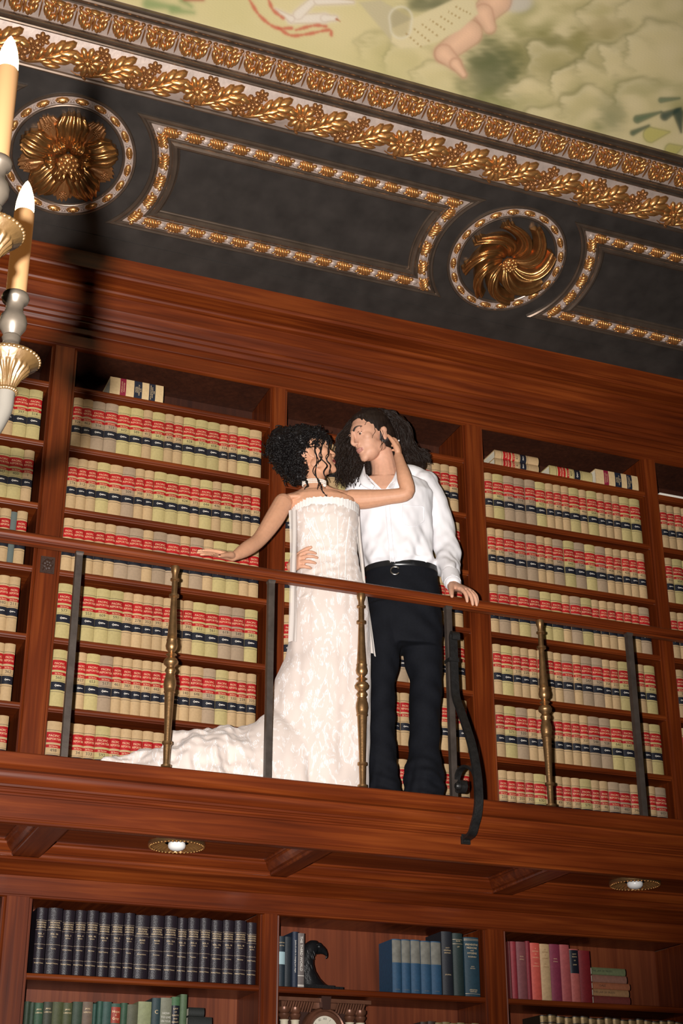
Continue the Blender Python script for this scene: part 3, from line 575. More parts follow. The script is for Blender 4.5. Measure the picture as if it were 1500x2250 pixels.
BANDS = [(0, .150, 0), (.150, .157, 3), (.157, .186, 0), (.186, .365, 1), (.365, .400, 0), (.400, .452, 1), (.452, .548, 0), (.548, .554, 3), (.554, .572, 0), (.572, .715, 2), (.715, .745, 0), (.745, .752, 3), (.752, 1, 0)]
def book_geo(w, h, d, bulge, bands, nc=8, covm=0, pagem=4, lift=0.0):
    m = MB(); fs = sorted({b[0] for b in bands} | {1.0}); hw = w/2
    xs = [-hw+w*i/nc for i in range(nc+1)]
    yy = lambda x: -bulge*(1-(x/hw)**2)**0.8 if abs(x) < hw else 0.0
    for f0, f1, mi in bands: m.grid([[(x, yy(x), h*(1-f)) for x in xs] for f in (f0, f1)], mi)
    t = 0.003
    for s in (-1, 1): m.box(min(s*hw, s*(hw-t)), max(s*hw, s*(hw-t)), 0.0, d, 0.0, h, covm)
    m.box(-hw+t, hw-t, 0.003, d-0.006, 0.004, h-0.004, pagem)
    m.add([(x, yy(x), h) for x in xs]+[(hw, 0.003, h), (-hw, 0.003, h)], [tuple(range(nc+3))], covm)
    m.add([(x, yy(x), 0) for x in xs]+[(hw, 0.003, 0), (-hw, 0.003, 0)], [tuple(range(nc+3))], covm)
    return m
def spine_text(m, s, size, z, w, bulge, mi, rot=False, maxw=None, x0=0.0):
    v, f = text_geo(s, size); hw = w/2
    vx = [p[0] for p in v]; ext = max(vx)-min(vx) if vx else 1; k = 1.0
    if maxw and ext > maxw: k = maxw/ext
    out = []
    for x, y in v:
        a, b = (x*k, y) if not rot else (y+x0, -x*k)
        if not rot: a += x0
        a = max(-hw*0.985, min(hw*0.985, a)); out.append((a, -bulge*(1-(a/hw)**2)**0.8-0.0007, z+b))
    m.add(out, f, mi)
WN, WW = 0.0475, 0.0635; BUL = 0.009
BKM = {}
for key, cm, wd in (('t', CT, WN), ('g', CG, WW), ('b', CB, WW), ('T', CT, WW)):
    t_ = book_geo(wd, BH, BD, BUL, BANDS).build('law_book', [cm, RED, BLA, LINE, PAGE], smooth=True, auto=30); BKM[key] = t_.data; bpy.data.objects.remove(t_)
LET = {}
for wd in (WN, WW):
    m = MB(); q = 0.94 if wd == WW else 0.86
    spine_text(m, 'PACIFIC', 0.0135, BH*(1-.250), wd, BUL, 0, maxw=wd*q*0.80); spine_text(m, 'REPORTER', 0.0135, BH*(1-.307), wd, BUL, 0, maxw=wd*q)
    spine_text(m, '2d Series', 0.0105, BH*(1-.428), wd, BUL, 0, maxw=wd*0.74)
    zk = BH*(1-.640); hw = wd/2; ks = 0.8 if wd == WN else 1.0
    kk = [[(-.017, 0), (-.011, .0065), (-.005, 0), (-.011, -.0065)], [(-.0135, 0), (-.011, .0032), (-.0085, 0), (-.011, -.0032)], [(-.006, .003), (.002, .0038), (.016, .0014), (.016, -.0014), (.002, -.0038), (-.006, -.003)]]
    for i, pl in enumerate(kk):
        m.add([(x*ks, -BUL*(1-(x*ks/hw)**2)**0.8-0.0006-0.0003*(i == 1), zk+y*ks) for x, y in pl], [tuple(range(len(pl)))], 1 if i != 1 else 2)
    t_ = m.build('lettering', [GILT, KEYM, BLA]); LET[wd] = t_.data; bpy.data.objects.remove(t_)
NUM = {}
def number_me(s, wd):
    if (s, wd) not in NUM:
        m = MB(); spine_text(m, s, 0.0195, BH*(1-.500), wd, BUL, 0, maxw=wd*0.72); t = m.build('volume_number', INK); NUM[(s, wd)] = t.data; bpy.data.objects.remove(t)
    return NUM[(s, wd)]
ORD = 'first second third fourth fifth sixth seventh eighth ninth tenth eleventh twelfth thirteenth fourteenth fifteenth sixteenth seventeenth eighteenth nineteenth twentieth'.split()
ROWN = ['top row', 'second row', 'third row', 'fourth row', 'fifth row', 'bottom row']
BAYN = ['far left bay', 'bay left of the couple', 'bay behind the couple', 'bay right of the couple', 'far right bay']
CN = {'t': 'tan', 'g': 'straw-coloured', 'b': 'greyish', 'T': 'wide tan'}
ROWS = {1: ['328t 463t 516b 523b 633g 589g 412t 567g 479t 206t 628g 573g 658g 324t 429t 657g 543T',
            '276t 312t 200t 607g 634T 509b 388t 331t 596g 605g 624g 372t 644g 436t 608g 326t 435t 307t',
            '-t -t -t -t -t -b -b -t -b -b -t -b -t -g -g -t -t',
            '577g -t 553g 609g 591g 325t 278t 353t 391t 27t -t 390t 632g 561g 619b 549b 585g',
            '560g -t 437t 653g 517b 461t 387t 193t 141t 443t 44t -t 140t 646T 521b 582g 330t 239t 335t',
            '498T -t 34t 333t 592g 383t 292t -t -t -t -t -g -t -b -t -t -t -t'],
        3: ['-t 485g 486b 514b 515b 622g 327t 428t 422t 656g 466t 564g 468t 452t 241t 636g 594g',
            '389t 378t 542b 533b 532b 399t 218t 540b 643g 534b 581g 546b 408t 246t 426t 230t 452t',
            '-t -b -t -g -b -g -g -t -b -g -t -t -t -t -t -t -b',
            '-t 651g 219t 220t 231t 2t -t 454t 512b 421t 547b 524b 356t 223t 614g -t -t 650g',
            '-t 571g 530b 205t 34t -t 314t 317t 292t 337t 548b 528b 640g 647g 2t -t 588g',
            '233t 332t 203t 303t 630g -t 49t 352t 207t 579g 224t 46t 506b 483b 346t -t -t 603b'],
        2: ['-t -g -b -t -t -g -t -b -g -t -t -t -g -b -t -t 488t',
            '-t -t -g -t -b -t -t -g -g -t -b -t -t -t -g -t -t -t',
            '-g -t -t -t -b -g -t -t -t -g -t -t -b -t -g -t -t -t',
            '-t -t -b -g -t -t -t -g -t -505t -t -b -t -g -t -t -t 15t',
            '-t -g -t -b -t -g -t -t -t 565g -t -t -b -t -t -t -t 2t',
            '-t -t -g -t -b -t -t -g -t -t -t -t -b -t -g -t 417t -t']}
ROWS[1] = ROWS[1]
LEFTB = ['-t -t -t 310t 397g 514g', '-t -t -t 447g 400g 1t', '-t -t -t 241t -d 240t', '-t -t -t 0t 380t 211t', '-t -t -t -t 8t 362t', '-t -t -t -t -t -t']
RIGHTB = ['-t 32t 20t -t -t', '406t 604g -g -t -t', '-t -t -t -t -t', '3t 4t -t -t -t', '-t -t -t -t -t', '-t -t -t -t -t']
HID = MB(); hidden = []
def law_book(x, z, tok, y=0.03, sx=1.0, label='', parts=True):
    num, key = tok[:-1], tok[-1]; wd = WN if key == 't' else WW
    o = link('law_book', BKM[key]); o.location = (x, y, z); o.scale = (sx, 1, 1)
    tag(o, label, 'book', 'law reports in the upper bookcase')
    inc(link('lettering', LET[wd]), o)
    n = num.replace('-', '')
    if n: inc(link('volume_number', number_me(n, wd)), o)
    return o
TEAL = mat('grey_teal_cloth', (0.085, 0.105, 0.095), 0.7, var=0.1)
def row(bi, ri, toks, x0, x1, fit=True):
    toks = toks.split(); ws = [(0.028 if t[-1] == 'd' else WN if t[-1] == 't' else WW) for t in toks]
    k = (x1-x0)/sum(ws) if fit else 1.0; x = x0; n = len(toks)
    for i, t in enumerate(toks):
        wd = ws[i]*k; xc = x+wd/2; x += wd
        jit = random.uniform(-0.003, 0.003)
        num = t[:-1].replace('-', '')
        if t[-1] == 'd':
            mm = book_geo(wd*0.98, 0.255, 0.17, 0.004, [(0, 1, 0)]); o = mm.build('thin_book', [TEAL, TEAL, TEAL, TEAL, PAGE]); o.location = (xc, 0.034, SHZ[ri+1]); tag(o, 'thin grey-green book between volumes 241 and 240, far left bay', 'book'); continue
        if bi == 2:
            vis = at_px_visible(xc, ri)
            if not vis: hidden.append((xc, SHZ[ri+1], t, k)); continue
        pos = ORD[i]+' from left' if bi != 0 else ORD[n-1-i]+' from right'
        if bi == 2: pos = ORD[i]+' from left' if i < n/2 else ORD[n-1-i]+' from right'
        lab = (CN[t[-1]]+' law volume '+('numbered '+num+', ' if num else '')+pos+', '+ROWN[ri]+', '+BAYN[bi])
        law_book(xc, SHZ[ri+1], t, 0.031+jit, k*0.985, lab)
def at_px_visible(xc, ri):
    d = np.array([xc, 0.02, SHZ[ri+1]+0.13])-CAM; zz = d@_f; px = 750+FPX*(d@_r)/zz; py = 1125-FPX*(d@_u)/zz
    if ri == 0: return px < 655 or px > 935 or (700 < px < 790)
    if py < 1270: return px < 648 or px > 965
    return px < 645 or (855 < px < 905 and py > 1400) or px > 960
for ri in range(6):
    row(1, ri, ROWS[1][ri], 1.198, 2.150); row(3, ri, ROWS[3][ri], 3.392, 4.338); row(2, ri, ROWS[2][ri], 2.282, 3.235)
    lw = sum(0.028 if t[-1] == 'd' else WN if t[-1] == 't' else WW for t in LEFTB[ri].split())
    row(0, ri, LEFTB[ri], (1.048, 1.035, 1.03, 1.025, 1.030, 1.03)[ri]-lw, (1.048, 1.035, 1.03, 1.025, 1.030, 1.03)[ri], True)
    rw = sum(WN if t[-1] == 't' else WW for t in RIGHTB[ri].split()); row(4, ri, RIGHTB[ri], 4.466, 4.466+rw, True)
hm = MB()
for (xc, z, t, k) in hidden:
    wd = (WN if t[-1] == 't' else WW)*k*0.985; g = book_geo(wd, BH, BD, BUL, BANDS, nc=4)
    mi = {'t': 0, 'g': 5, 'b': 6, 'T': 0}[t[-1]]
    hm.add([(p[0]+xc, p[1]+0.031, p[2]+z) for p in g.v], g.f, [mi if q == 0 else q for q in g.m])
tag(hm.build('law_books', [CT, RED, BLA, LINE, PAGE, CG, CB]), 'rows of tan law volumes hidden behind the embracing couple', 'books', kind='stuff')
# books lying flat on the topmost shelf
def lying(x0, z, tok, lab, tilt=0.0, y=0.035):
    o = law_book(0, 0, tok, y, 1.0, lab); wd = WN if tok[-1] == 't' else WW
    o.rotation_euler = (0, -math.pi/2, tilt); o.location = (x0+BH, y, z+wd/2); o['group'] = 'books lying flat on the topmost shelf'; return o
Z0 = SHZ[0]
lying(3.459, Z0, '41t', 'lower of two law volumes lying stacked flat, topmost shelf right of the couple'); lying(3.461, Z0+WN, '437t', 'upper of two law volumes lying stacked flat, numbered 437, topmost shelf')
lying(3.790, Z0, '409g', 'single straw-coloured law volume numbered 409 lying flat on the topmost shelf')
NAVY = mat('navy_label', (0.012, 0.016, 0.030), 0.4); CRIM = mat('crimson_label', (0.22, 0.012, 0.035), 0.4); SAND = mat('sand_buckram', (0.56, 0.40, 0.21), 0.7, var=0.1, bump=0.1, bscale=250)
def treatise(x0, lab, thick):
    m = book_geo(thick, 0.268, 0.18, 0.004, [(0, .19, 0), (.19, .30, 1), (.30, .45, 0), (.45, .60, 2), (.60, .73, 0), (.73, .85, 2), (.85, 1, 0)], covm=0)
    o = m.build('treatise', [SAND, CRIM, NAVY, LINE, PAGE], smooth=True, auto=30)
    m = MB(); h = 0.268
    for s, f in (('UNIFORM LAWS', .225), ('ANNOTATED', .265), ('MASTER', .485), ('EDITION', .515), ('DIRECTORY OF', .545), ('ACTS', .575), ('WITH ANNOTATIONS', .765), ('STATE COURTS', .795), ('1968', .825)):
        spine_text(m, s, 0.0085, h*(1-f), thick, 0.004, 0, maxw=thick*0.82)
    inc(m.build('lettering', GILT), o)
    o.rotation_euler = (0, -math.pi/2, 0); o.location = (x0+0.268, 0.03, Z0+thick/2); tag(o, lab, 'book', 'books lying flat on the topmost shelf'); return o
treatise(1.366, 'sand-coloured treatise lying flat, crimson and navy labels, topmost shelf left of the couple', 0.098)
treatise(4.075, 'sand-coloured treatise lying flat, crimson and navy labels, topmost shelf right of the couple', 0.092)
PAPER = mat('white_paper', (0.80, 0.76, 0.68), 0.7)
m = MB(); P = [[(1.858+0.154*i/6, y, 0.0018+0.003*math.sin(i*1.3)*(y > 0.05)) for i in range(7)] for y in (0.03, 0.06, 0.12, 0.2)]
m.grid([[(p[0], p[1], Z0+0.002+p[2]) for p in r] for r in P]); m.grid([[(p[0], p[1], Z0+0.0005+p[2]*0) for p in r] for r in P])
tag(m.build('loose_paper', PAPER), 'loose white paper lying on the topmost shelf left of the couple', 'paper')
m = MB(); m.box(4.47, 4.66, 0.025, 0.23, Z0, Z0+0.010); m.box(4.475, 4.655, 0.022, 0.225, Z0+0.010, Z0+0.014)
tag(m.build('paper_stack', PAPER), 'thin white stack of paper on the topmost shelf, far right bay', 'paper')
# ------------------------------------------------------------------ lower bookcase contents
LZ, LZ2 = LSZ[0], LSZ[1]; YB = 0.04
def plain_book(name, x0, x1, z, h, col, lab, depth=0.17, bulge=0.006, texts=(), bands=None, mats=None, group=None, y=YB, lean=0.0, tcol=None):
    w_ = (x1-x0)*0.985; cm = col if not isinstance(col, tuple) else mat('cloth_%d_%d_%d' % tuple(int(c*1000) for c in col), col, 0.6, var=0.15, bump=0.15, bscale=220)
    m = book_geo(w_, h, depth, bulge, bands or [(0, 1, 0)]); ml = [cm]+list(mats or [])
    while len(ml) < 4: ml.append(cm)
    o = m.build(name, ml+[PAGE], smooth=True, auto=30); o.location = ((x0+x1)/2, y, z); o.rotation_euler = (0, lean, 0)
    if texts:
        m = MB()
        for t in texts:
            s, size, f = t[:3]; rot = len(t) > 3 and t[3]
            spine_text(m, s, size, h*(1-f), w_, bulge, 0, rot=rot, maxw=(w_*0.84 if not rot else h*0.8))
        inc(m.build('lettering', tcol or GILT), o)
    return tag(o, lab, 'book', group)
LEA = mat('black_purple_leather', (0.016, 0.011, 0.016), 0.36, bump=0.3, bscale=300); GR = mat('gilt_rule', (0.55, 0.42, 0.28), 0.4, 0.3)
edges = [1.220, 1.268, 1.330, 1.383, 1.432, 1.484, 1.536, 1.592, 1.640, 1.705, 1.767, 1.825, 1.870, 1.924, 1.975, 2.027, 2.080, 2.136, 2.183]
vols = ['VOL. 1', 'VOL. 2A', 'VOL. 3', 'VOL. 4', 'VOL. 4A', 'VOL. 5B', 'VOL. 5', 'VOL. 6', 'RULES', 'RULES', 'VOL. 21A', 'VOL. 22', 'VOL. 8', 'VOL. 9', 'VOL. 17A', 'VOL. 18', 'VOL. 18', 'VOL. 9']
bl = [(0, .19, 0), (.19, .194, 1), (.194, .335, 0), (.335, .339, 1), (.339, .555, 0), (.555, .559, 1), (.559, .775, 0), (.775, .779, 1), (.779, 1, 0)]
for i in range(18):
    plain_book('leather_volume', edges[i], edges[i+1]-0.003, LZ, 0.264+0.003*math.sin(i*2.1), LEA, 'black leather volume with gilt rules, %s from left on the upper shelf' % ORD[i], bands=bl, mats=[GR], bulge=0.010,
               texts=(('MICHIGAN', .0085, .225), ('STATUTES', .0085, .262), ('ANNOTATED', .0085, .299), (vols[i], .009, .40), ('Sections', .006, .44), ('Revised Volume', .0075, .84), (('Taxation', 'Courts', 'Corporations', 'Insurance', 'Elections', 'Real Property')[i % 6], .007, .62)), group='black leather volumes on the upper shelf')
ge = [1.202, 1.223, 1.244, 1.278, 1.315, 1.359, 1.397, 1.438, 1.481, 1.499, 1.522, 1.559, 1.598, 1.625, 1.672, 1.729, 1.766, 1.815, 1.850, 1.879]
gt = [2.314, 2.312, 2.312, 2.316, 2.318, 2.317, 2.322, 2.324, 2.318, 2.328, 2.328, 2.323, 2.326, 2.322, 2.336, 2.352, 2.355, 2.361, 2.372]
gc = [(.035, .055, .032), (.04, .065, .04), (.045, .10, .055), (.05, .055, .035), (.07, .08, .03), (.075, .085, .035), (.04, .065, .04), (.16, .11, .075), (.03, .08, .06), (.035, .09, .065), (.04, .09, .075), (.04, .10, .07), (.04, .09, .05), (.10, .10, .06), (.27, .29, .15), (.03, .055, .06), (.20, .20, .14), (.06, .14, .06), (.09, .14, .07)]
gl = ['dark green narrow book, leftmost on the second shelf', 'dull green book, second from left on the second shelf', 'bright green book with gilt title near the second shelf left end', 'olive-grey book, fourth from left on the second shelf', 'olive book, fifth from left on the second shelf', 'olive book with dark label, sixth on the second shelf', 'dark green book, seventh from left on the second shelf', 'brownish-grey book among the green books on the second shelf', 'narrow dark teal book right of the brownish-grey book', 'teal green book, second right of the brownish-grey book', 'blue-green book, left of the red-labelled book', 'green book with a red title label on the second shelf', 'narrow green book just right of the red-labelled book', 'khaki book with grey top, left of the pale blank book', 'pale yellow-green blank-spined book on the second shelf', 'dark blue-green book with small gilt emblem, second shelf', 'grey-green book titled HOW TO LIVE ON YOUR INCOME', 'green book with black title panel, second shelf', 'pale green book leaning at the right end of the green books']
for i in range(19):
    tx = (); bd = None; ms = None; tc = None
    if i in (2, 3, 5, 7): tx = (('JAMES', .008, .12), ('LORIMER', .008, .18))
    if i == 11: bd = [(0, .06, 0), (.06, .34, 1), (.34, 1, 0)]; ms = [mat('red_title_label', (.33, .04, .02), .5)]; tx = (('Hope', .014, .14), ('&', .010, .20), ('Gray', .014, .26))
    if i == 15: tx = (('C', .022, .22),)
    if i == 16: tx = (('HOW', .012, .24), ('TO LIVE', .012, .30), ('ON YOUR', .012, .36), ('INCOME', .012, .42)); tc = PAPER
    if i == 17: bd = [(0, .13, 0), (.13, .50, 1), (.50, 1, 0)]; ms = [BLA]; tx = (('LAW', .009, .18), ('OF', .008, .23), ('SURETY', .009, .28), ('AND', .008, .33), ('GUARANTY', .009, .38))
    plain_book('cloth_book', ge[i], ge[i+1], LZ2, gt[i]-LZ2, gc[i], gl[i], bands=bd, mats=ms, texts=tx, group='green books on the second shelf', tcol=tc, y=YB+0.004*(i % 3), lean=0.0)
dk = (.014, .016, .014)
def flat_book(x0, x1, z, t, col, lab, depth=0.17, texts=(), group=None, y=YB, tcol=None):
    cm = mat('cloth_%d_%d_%d' % tuple(int(c*1000) for c in col), col, 0.6, var=0.15, bump=0.15, bscale=220)
    h = x1-x0; m = book_geo(t*0.97, h, depth, 0.005, [(0, 1, 0)]); o = m.build('flat_book', [cm, cm, cm, cm, PAGE], smooth=True, auto=30)
    if texts:
        m = MB()
        for s, size, f in texts: spine_text(m, s, size, h*(1-f), t*0.97, 0.005, 0, rot=True, maxw=h*0.6)
        inc(m.build('lettering', tcol or GILT), o)
    o.rotation_euler = (0, -math.pi/2, 0); o.location = (x1, y, z+t/2); return tag(o, lab, 'book', group)
flat_book(1.884, 2.08, LZ2, 0.060, dk, 'lowest black book lying flat in the stack right of the green books', group='flat stack right of the green books')
flat_book(1.884, 2.02, LZ2+0.060, 0.07, dk, 'second black book from the bottom of the stack right of green books', group='flat stack right of the green books')
flat_book(1.886, 1.99, LZ2+0.130, 0.062, dk, 'second black book from the top of the stack beside green books', group='flat stack right of the green books')
flat_book(1.888, 1.955, LZ2+0.192, 0.036, dk, 'topmost small black book of the stack beside the green books', group='flat stack right of the green books')
# middle lower bay
plain_book('cloth_book', 2.280, 2.313, LZ, 0.212, (.010, .020, .030), 'navy book with pale blue label beside the left pilaster', bands=[(0, .31, 0), (.31, .56, 1), (.56, 1, 0)], mats=[mat('pale_blue_label', (.33, .47, .50), .6)], texts=(('A HISTORY', .006, .13), ('OF THE', .006, .19)))
plain_book('cloth_book', 2.313, 2.345, LZ, 0.214, (.016, .022, .028), 'plain dark slate book, second from the eagle bookend pilaster', y=0.055)
plain_book('cloth_book', 2.345, 2.371, LZ, 0.234, (.014, .022, .045), 'tall navy book with vertical white title beside the grey book', texts=(('Justice & order in changing just stages', .009, .45, True),), tcol=PAPER, y=0.035)
plain_book('cloth_book', 2.371, 2.400, LZ, 0.230, (.15, .125, .115), 'grey-brown book titled THE THIRD WORLD against the eagle bookend', bands=[(0, .78, 0), (.78, .79, 1), (.79, .95, 0), (.95, .96, 1), (.96, .97, 0), (.97, .98, 1), (.98, 1, 0)], mats=[PAPER], texts=(('THE THIRD WORLD', .0165, .38, True),), tcol=PAPER, bulge=0.003, y=0.035)
BLUE = mat('blue_cloth', (.018, .065, .13), .65, var=.15, bump=.2, bscale=240); BLG = mat('worn_grey_label', (.16, .155, .13), .7, var=.25, bscale=120)
be = [2.821, 2.867, 2.912, 2.961, 3.012, 3.064]
for i in range(5):
    plain_book('cloth_book', be[i], be[i+1]-0.002, LZ, 0.232+0.001*(i % 3), BLUE, 'blue cloth book with worn grey label, %s of the five' % ORD[i], bands=[(0, .02, 0), (.02, .44, 1), (.44, 1, 0)], mats=[BLG], texts=(('MCADA', .006, .94),), group='five matching blue books', bulge=0.008, depth=0.15, tcol=BLG)
plain_book('cloth_book', 3.066, 3.120, LZ, 0.280, (.012, .014, .020), 'tallest black book right of the five blue books', texts=(('LACY', .008, .26), ('CRIMINAL', .008, .30), ('HISTORY', .008, .34), ('JOURNAL', .007, .68)), bulge=.008)
plain_book('cloth_book', 3.122, 3.173, LZ, 0.276, (.014, .028, .026), 'dark green book between the tall black and blue hygiene books', bands=[(0, .10, 0), (.10, .106, 1), (.106, .17, 0), (.17, .176, 1), (.176, 1, 0)], mats=[GR], texts=(('ROME', .008, .13), ('LIV', .009, .22)), bulge=.008)
plain_book('cloth_book', 3.179, 3.254, LZ, 0.262, (.012, .040, .060), 'blue book titled PREVENTIVE MEDICINE AND HYGIENE at the shelf end', bands=[(0, .03, 0), (.03, .036, 1), (.036, .05, 0), (.05, .056, 1), (.056, .95, 0), (.95, .956, 1), (.956, 1, 0)], mats=[GR], texts=(('PREVENTIVE', .0115, .13), ('MEDICINE', .0115, .185), ('AND', .008, .23), ('HYGIENE', .0115, .275), ('ROSENAU', .009, .335), ('SIXTH', .006, .50), ('EDITION', .006, .53), ('APPLETON', .008, .89), ('CENTURY', .008, .92)), bulge=.008)
# eagle bookend
EB = mat('black_bronze', (.010, .010, .011), .38, .2, bump=.35, bscale=90)
def ringz(c, ax, ay, n=14):
    return [(c[0]+ax*math.cos(2*math.pi*k/n), c[1]+ay*math.sin(2*math.pi*k/n), c[2]) for k in range(n)]
ED = tag(empty('eagle_bookend', (2.49, 0.10, LZ)), 'black eagle head bookend holding up the grey book', 'bookend')
m = MB(); m.box(2.402, 2.590, 0.05, 0.15, LZ, LZ+0.014); m.box(2.405, 2.55, 0.055, 0.145, LZ+0.014, LZ+0.019); put(m.build('base', EB), ED)
rings = []
for z, xa, xb, ay in ((0.017, 2.402, 2.545, .044), (0.030, 2.402, 2.520, .040), (0.05, 2.402, 2.497, .037), (0.08, 2.402, 2.476, .035), (0.11, 2.403, 2.467, .034), (0.135, 2.405, 2.467, .034), (0.155, 2.408, 2.476, .034), (0.172, 2.412, 2.492, .033), (0.188, 2.420, 2.498, .031), (0.202, 2.434, 2.492, .026), (0.212, 2.450, 2.482, .016)):
    rings.append(ringz(((xa+xb)/2, 0.10, LZ+z), (xb-xa)/2, ay))
m.__init__(); m.loft(rings); nk = m.build('neck_and_head', EB, smooth=True, auto=60); put(nk, ED)
m = MB(); m.loft([[(x+0*k, 0.10+ry*math.cos(2*math.pi*k/10), LZ+z+rz*math.sin(2*math.pi*k/10)) for k in range(10)] for x, z, ry, rz in ((2.482, .178, .026, .024), (2.500, .178, .021, .021), (2.515, .174, .015, .018), (2.527, .165, .010, .015), (2.533, .155, .006, .011), (2.529, .145, .004, .006), (2.524, .139, .001, .002))])
put(m.build('beak', EB, smooth=True), ED)
m = MB(); m.tube([(2.470, 0.071, LZ+.192), (2.486, 0.072, LZ+.195), (2.500, 0.078, LZ+.190)], [.004, .007, .003], 8); put(m.build('brow', EB, smooth=True), ED)
m = MB(); m.ell((2.484, 0.074, LZ+.184), (.006, .005, .005), nu=6, nv=10); put(m.build('eye', mat('bronze_eye', (.06, .06, .06), .2, .3), smooth=True), ED)
m = MB()
for k in range(26):
    a = random.uniform(0.02, .15); xx = random.uniform(2.41, 2.455+0.02*(a < .05)); m.tube([(xx, 0.066+abs(xx-2.435)*0.12, LZ+a+0.03), (xx+0.003, 0.064+abs(xx-2.435)*0.12, LZ+a+0.012), (xx+0.010, 0.067, LZ+a-0.004)], [.001, .0035, .001], 5)
put(m.build('feathers', EB, smooth=True), ED)
# mantel clock
CW = mat('clock_copper_wood', (.17, .07, .04), .35, .35, var=.25, bump=.1, bscale=60); CWD = mat('clock_dark_wood', (.05, .02, .014), .4, .2)
IV = mat('ivory_column', (.70, .62, .46), .5); DIAL = mat('clock_dial', (.74, .68, .55), .5)
CK = tag(empty('mantel_clock', (2.506, 0.12, LZ2)), 'carved copper-brown mantel clock with ivory columns and round dial', 'clock')
m = MB(); m.box(2.312, 2.700, 0.075, 0.20, LZ2+0.25, LZ2+0.278); m.box(2.292, 2.722, 0.05, 0.20, LZ2+0.276, LZ2+0.292); put(m.build('entablature', CW), CK)
m = MB()
for s0, s1 in ((2.318, 2.452), (2.560, 2.694)):
    n = 11
    for q in range(n):
        xx = s0+(s1-s0)*(q+.5)/n; m.tube([(xx-.004, 0.074, LZ2+.235), (xx, 0.066, LZ2+.255), (xx+.003, 0.054, LZ2+.276)], [.0045, .0055, .005], 6)
put(m.build('gadrooning', CW, smooth=True), CK)
m = MB(); m.loft([[(2.506+sx*a, 0.038+yo, z) for sx, yo in ((-1, .0), (1, .0), (1, .05), (-1, .05))] for a, z in ((.017, LZ2+.245), (.023, LZ2+.300))]); put(m.build('keystone', CWD), CK)
for xx in (2.329, 2.379, 2.633, 2.683):
    m = MB(); m.lathe((xx, 0.085, LZ2), [(.022, .03), (.022, .04), (.017, .045), (.017, .195), (.021, .2)], n=20); put(m.build('column', IV, smooth=True, auto=40), CK)
    m = MB(); m.lathe((xx, 0.085, LZ2), [(.017, .198), (.020, .202), (.018, .208), (.024, .216), (.026, .224), (.020, .230), (.027, .24), (.027, .252)], n=20); put(m.build('capital', CW, smooth=True, auto=40), CK)
m = MB(); m.box(2.30, 2.712, 0.04, 0.20, LZ2, LZ2+0.03); m.box(2.33, 2.682, 0.11, 0.20, LZ2+.03, LZ2+.25); put(m.build('case', CWD), CK)
m = MB(); P = []
for r, y in ((.060, .055), (.068, .045), (.076, .045), (.084, .055), (.090, .052), (.096, .062), (.096, .10)): P.append([(2.506+r*math.cos(2*math.pi*k/48), y, LZ2+.160+r*math.sin(2*math.pi*k/48)) for k in range(48)])
m.grid(P, closed_v=True); put(m.build('bezel', CW, smooth=True, auto=40), CK)
m = MB(); m.add([(2.506+.062*math.cos(2*math.pi*k/40), .058, LZ2+.160+.062*math.sin(2*math.pi*k/40)) for k in range(40)], [tuple(range(40))]); dl = put(m.build('dial', DIAL), CK)
m = MB()
for k, s in enumerate(('XII', 'I', 'II', 'III', 'IIII', 'V', 'VI', 'VII', 'VIII', 'IX', 'X', 'XI')):
    a = math.pi/2-k*math.pi/6; v, f = text_geo(s, 0.014); cx, cz = 2.506+.048*math.cos(a), LZ2+.160+.048*math.sin(a); ca, sa = math.cos(a-math.pi/2), math.sin(a-math.pi/2)
    m.add([(cx+x*ca-y*sa, .0574, cz+x*sa+y*ca) for x, y in v], f)
m.add([(2.505, .0570, LZ2+.16), (2.507, .0570, LZ2+.16), (2.522, .0570, LZ2+.198)], [(0, 1, 2)]); m.add([(2.505, .0572, LZ2+.159), (2.507, .0572, LZ2+.161), (2.535, .0572, LZ2+.150)], [(0, 1, 2)])
put(m.build('numerals_and_hands', INK), CK)
# right of the clock: row whose tops just show; right lower bay
for i in range(8):
    x0 = 2.953+0.036*i; plain_book('cloth_book', x0, x0+0.036, LZ2, 0.212+0.004*(i % 2), (.22, .16, .06) if i > 1 else (.05, .03, .02), 'ochre book low beside the clock, %s from left, only its top showing' % ORD[i], group='ochre books beside the clock')
re_ = [3.404, 3.417, 3.447, 3.497, 3.520, 3.570, 3.621, 3.676, 3.727, 3.774, 3.836]
rh = [.255, .256, .257, .262, .256, .254, .256, .257, .240, .236, .234]
rc = [(.10, .012, .012), (.26, .025, .035), (.19, .055, .06), (.20, .012, .022), (.55, .085, .06), (.50, .33, .17), (.20, .025, .055), (.36, .075, .075), (.40, .095, .08), (.17, .008, .012)]
rl = ['thin dark red book against the pilaster, leftmost of the red books', 'bright red narrow book, second of the red books', 'dusty plum book among the red books', 'narrow crimson book left of the coral one', 'coral red book, brightest of the red row', 'cream-tan book standing in the red row', 'purple-crimson book right of the cream one', 'faded rose red book left of the black-labelled one', 'rose book with a black label on its spine', 'dark red book at the right end, beside the flat stack']
for i in range(10):
    bd = [(0, .02, 0), (.02, .46, 1), (.46, 1, 0)] if i == 8 else None; tx = ()
    if i == 8: tx = (('SIXTY', .008, .10), ('ESSAYS', .008, .15), ('OF', .008, .22), ('LAW', .009, .30))
    if i in (2, 6): tx = (('LEGAL', .007, .26), ('ETHICS', .007, .31))
    if i in (4, 5): tx = (('A', .008, .10), ('HISTORY', .008, .15), ('OF', .007, .20), ('COURTS', .008, .26), ('VOL. I', .007, .36), ('LONDON', .007, .41))
    plain_book('cloth_book', re_[i], re_[i+1], LZ, rh[i], rc[i], rl[i], bands=bd, mats=[BLA] if bd else None, texts=tx, group='red books on the upper shelf', tcol=GILT if i != 5 else GOLDD)
